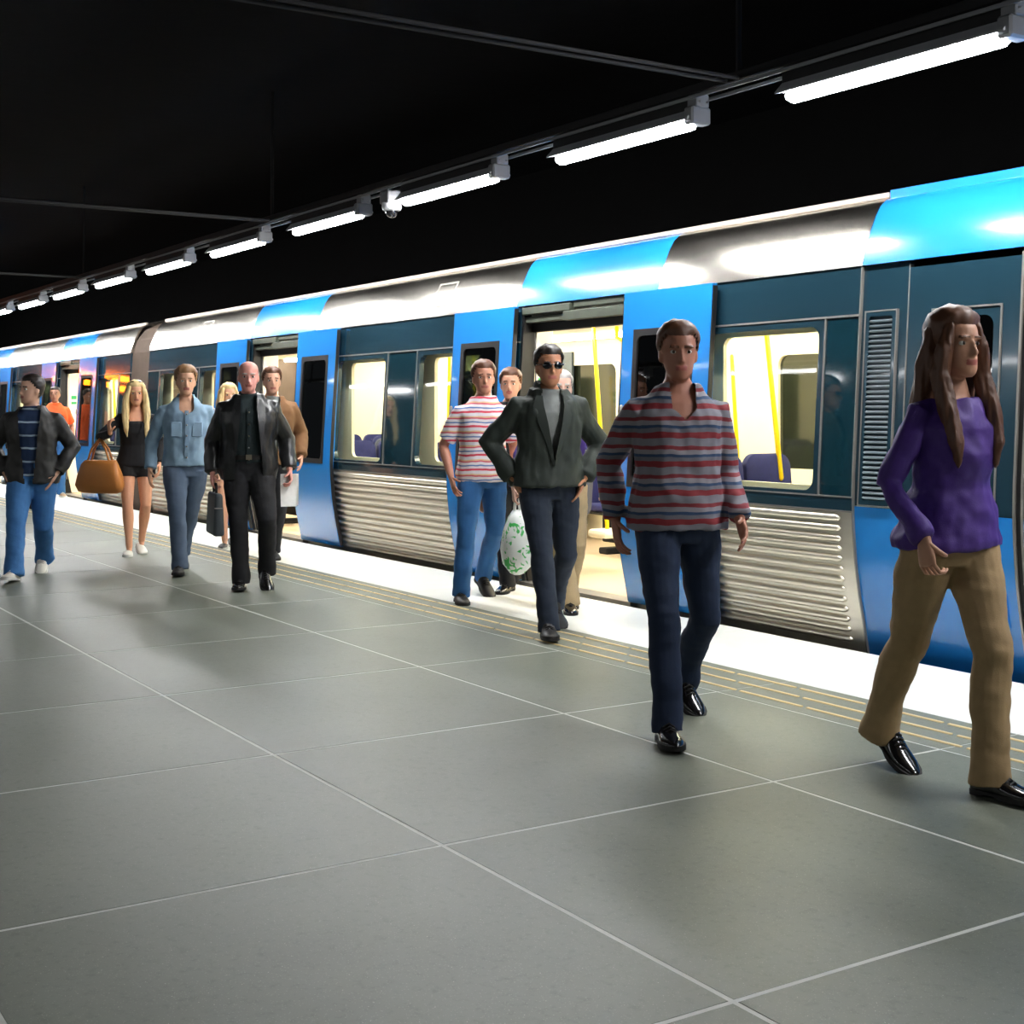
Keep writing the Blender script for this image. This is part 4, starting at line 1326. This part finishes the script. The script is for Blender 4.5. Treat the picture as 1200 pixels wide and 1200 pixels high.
# 12 dark-clothed passenger in the doorway
w12, h12 = person((-9.02, 5.72), -40, 1.72, [(-8.98, 5.66, 0), (-9.14, 5.80, 6)], [arm(-1, .16, .22, .98, e=(-.6, -1, 0), curl=45), arm(1, .02, .24, .92)], (196, 146, 120),
       'passenger in black coat and dark trousers in the doorway behind the others', top=dict(m=M_blacktop, g=.024, z0=.80, collar=0, name='coat'), legs=dict(m=M_blacktr), shoe='dress', shoe_m=M_sh_black, hair=dict(m=M_hair_br), vox=.009)
# 13 dark striped shirt, stepping forward
person((-4.78, 3.90), -22, 1.84, [(-4.52, 3.645, -3), (-5.04, 4.16, 22)], [arm(-1, -.06, .25, .93, e=(-1, -.4, 0)), arm(1, .14, .23, .94, e=(-1, .3, -.2))], (172, 116, 92),
       'man in wine-red and grey striped shirt and navy jeans stepping forward in black shoes', look=(-8, 3), top=dict(m=M_stripe_b, g=.024, z0=.89, sleeve='long', name='shirt', collar=0, flare=.045, fold=.014, open=(-.5, .05)), legs=dict(m=M_jeans_n, w=.96), shoe='dress', shoe_m=M_sh_black,
       hair=dict(m=M_hair_br, g=.012), vox=.0065)
# 14 purple top, right edge
w14, h14 = person((-3.44, 4.10), -6, 1.78, [(-3.82, 4.14, 25), (-3.26, 4.10, -3)], [arm(-1, .14, .25, .95, e=(-1, -.5, -.2), d=(.2, 0, -1), curl=50), arm(1, -.10, .25, .93)], (196, 146, 118),
       'woman in purple top and khaki trousers mid-stride at the right picture edge', female=True, top=dict(m=M_purple, g=.020, z0=.90, z1=1.44, name='blouse', sleeve='long', flare=.04, fold=.016), legs=dict(m=M_khaki, w=1.04, hem=1.12), shoe='dress', shoe_m=M_sh_black,
       hair=dict(m=M_hair_br, g=.016, style='long'), vox=.0065)
# ------------------------------------------------------------------ things carried
M_tote = mat('tan_leather', (190, 120, 54), .5, var=.15, scale=8, bump=.15, bscale=60)
M_case = mat('grey_case', (62, 68, 72), .45, var=.1)
M_paper = mat('newsprint', (226, 225, 220), .8, var=.15, scale=30)
M_plastic = mat('white_plastic', (238, 242, 236), .35, var=.03)
M_brownbag = mat('brown_leather', (112, 62, 40), .45, var=.15, scale=8)
M_palegreen = mat('pale_green_plastic', (176, 216, 168), .35, var=.08)

def print_green(name):
    """white carrier bag with a loose green print"""
    m = mat(name, (238, 242, 236), .35, var=.02)
    nt = m.node_tree; b = nt.nodes['Principled BSDF']
    tc = [n for n in nt.nodes if n.type == 'TEX_COORD'][0]
    nz = nt.nodes.new('ShaderNodeTexNoise'); nz.inputs['Scale'].default_value = 17; nz.inputs['Detail'].default_value = 1.5; nz.inputs['Distortion'].default_value = 1.2
    nt.links.new(tc.outputs['Object'], nz.inputs['Vector'])
    cr = nt.nodes.new('ShaderNodeValToRGB')
    cr.color_ramp.elements[0].position = .55; cr.color_ramp.elements[0].color = lin((240, 244, 238))
    cr.color_ramp.elements[1].position = .60; cr.color_ramp.elements[1].color = lin((70, 190, 92))
    nt.links.new(nz.outputs['Fac'], cr.inputs[0]); nt.links.new(cr.outputs[0], b.inputs['Base Color'])
    return m

def hung_bag(name, label, hand, m, secs, rz, grip=.10, hr=.007, cat='bag', strap_m=None):
    """soft bag hanging from a hand; secs = (drop, half length, half depth)"""
    r = empty(name, (hand.x, hand.y, hand.z - secs[-1][0]), rz)
    tag(r, label, cat)
    h = secs[-1][0]
    bm = NB(); rs = []
    for dr, hl, hd in reversed(secs):
        ring = []
        for k in range(28):
            a = 2 * math.pi * k / 28
            c_, s_ = math.cos(a), math.sin(a)
            x = math.copysign(abs(c_) ** .7, c_) * hl; y = math.copysign(abs(s_) ** .8, s_) * hd
            w = 1 + .10 * noise.noise(Vector((x * 14, y * 14, dr * 11 + hand.x)))
            ring.append(Vector((x * w, y * w, h - dr)))
        rs.append(ring)
    rings(bm, rs)
    link('bag_body', to_mesh(bm, 'bag_body', angle=70), r, None, m)
    t0, hl0, hd0 = secs[0]
    for sy in (-1, 1):
        bm = NB()
        tube(bm, [(-hl0 * .7, sy * hd0 * .6, h - t0 - .01), (-hl0 * .45, sy * hd0 * .5, h - t0 * .45), (0, sy * .012, h + .004), (hl0 * .45, sy * hd0 * .5, h - t0 * .45), (hl0 * .7, sy * hd0 * .6, h - t0 - .01)], hr, 8)
        link('bag_handle', to_mesh(bm, 'bag_handle', smooth=True), r, None, strap_m or m)
    return r

# tan shoulder bag on the blonde woman's forearm
el = h4[0][1].lerp(h4[0][2], .25)
hung_bag('shoulder_bag', 'large tan leather shoulder bag hanging from the blonde woman\'s arm', Vector((el.x + .02, el.y - .03, el.z - .03)), M_tote,
         [(.20, .17, .05), (.24, .20, .075), (.34, .24, .10), (.44, .25, .10), (.50, .23, .09), (.515, .19, .06)], R(40), hr=.011)
# briefcase
p = h7[0][0]
bc = empty('briefcase', (p.x, p.y, p.z - .40), R(-12))
tag(bc, 'slim dark grey briefcase held by the older man', 'briefcase')
bm = NB(); box(bm, -.21, .21, -.045, .045, 0, .33); bevel(bm, .025, 3)
for v in bm.verts: v.co.y *= 1 - .35 * v.co.z / .33
bb = link('case_body', to_mesh(bm, 'case_body', angle=40), bc, None, M_case)
bm = NB(); tube(bm, [(-.07, 0, .325), (-.065, 0, .375), (-.04, 0, .398), (.04, 0, .398), (.065, 0, .375), (.07, 0, .325)], .010, 8)
link('case_handle', to_mesh(bm, 'case_handle', smooth=True), bc, None, M_belt)
bm = NB(); box(bm, -.213, .213, -.034, .034, .215, .222)
link('case_seam', to_mesh(bm, 'case_seam'), bc, None, M_trim)
# papers
p = h7[1][0]
pp = empty('folded_newspaper', (p.x, p.y, p.z - .22), R(70))
tag(pp, 'folded newspaper hanging from the older man\'s left hand', 'newspaper')
for i in range(4):
    bm = NB(); rs = []
    for t in range(7):
        z = .27 - t * .042
        y = .010 * i + .016 * math.sin(t * .8 + i) + .030 * (t / 6) ** 2 * (i - 1.5)
        rs.append([Vector((-.06 + .008 * i, y, z)), Vector((.06 + .008 * i, y + .02, z)), Vector((.06 + .008 * i, y + .023, z)), Vector((-.06 + .008 * i, y + .003, z))])
    rings(bm, rs)
    link('paper_sheet', to_mesh(bm, 'paper_sheet', angle=60), pp, None, M_paper)
# white carrier bag
hung_bag('carrier_bag', 'white plastic carrier bag with green print held beside the man in sunglasses', h11[0][0], print_green('green_print_plastic'),
         [(.07, .035, .03), (.12, .075, .06), (.22, .12, .10), (.34, .135, .115), (.44, .115, .10), (.50, .06, .05), (.515, .02, .02)], R(-25), hr=.008, strap_m=M_plastic)
# brown handbag
hung_bag('handbag', 'small brown leather handbag held by the black-coated passenger in the doorway', h12[0][0], M_brownbag,
         [(.08, .10, .04), (.11, .13, .055), (.18, .145, .065), (.26, .13, .06), (.28, .10, .04)], R(-30), hr=.008)

# ------------------------------------------------------------------ hanging departure display, further down the platform
M_led = mat('orange_led', (255, 120, 20), .5, emit=9.0, var=0)
dd = empty('departure_display', (-33.0, 2.9, 2.25))
tag(dd, 'hanging black departure display with orange lamps, seen only as reflections in the train', 'display')
bm = NB(); box(bm, -33.12, -32.90, 2.0, 3.8, 2.25, 2.85); bevel(bm, .02, 1); part('display_housing', bm, M_gasket, dd)
for r_, z in enumerate((2.62, 2.38)):
    y = 2.10
    random.seed(3 + r_)
    while y < 3.55:
        w = random.uniform(.10, .22)
        bm = NB(); box(bm, -32.902, -32.893, y, y + w, z, z + .13); part('led_block', bm, M_led, dd)
        y += w + .05
for y in (2.3, 3.5):
    bm = NB(); tube(bm, [(-33.0, y, 2.84), (-33.0, y, 4.62)], .02, 8); part('hanger_rod', bm, M_rail, dd)
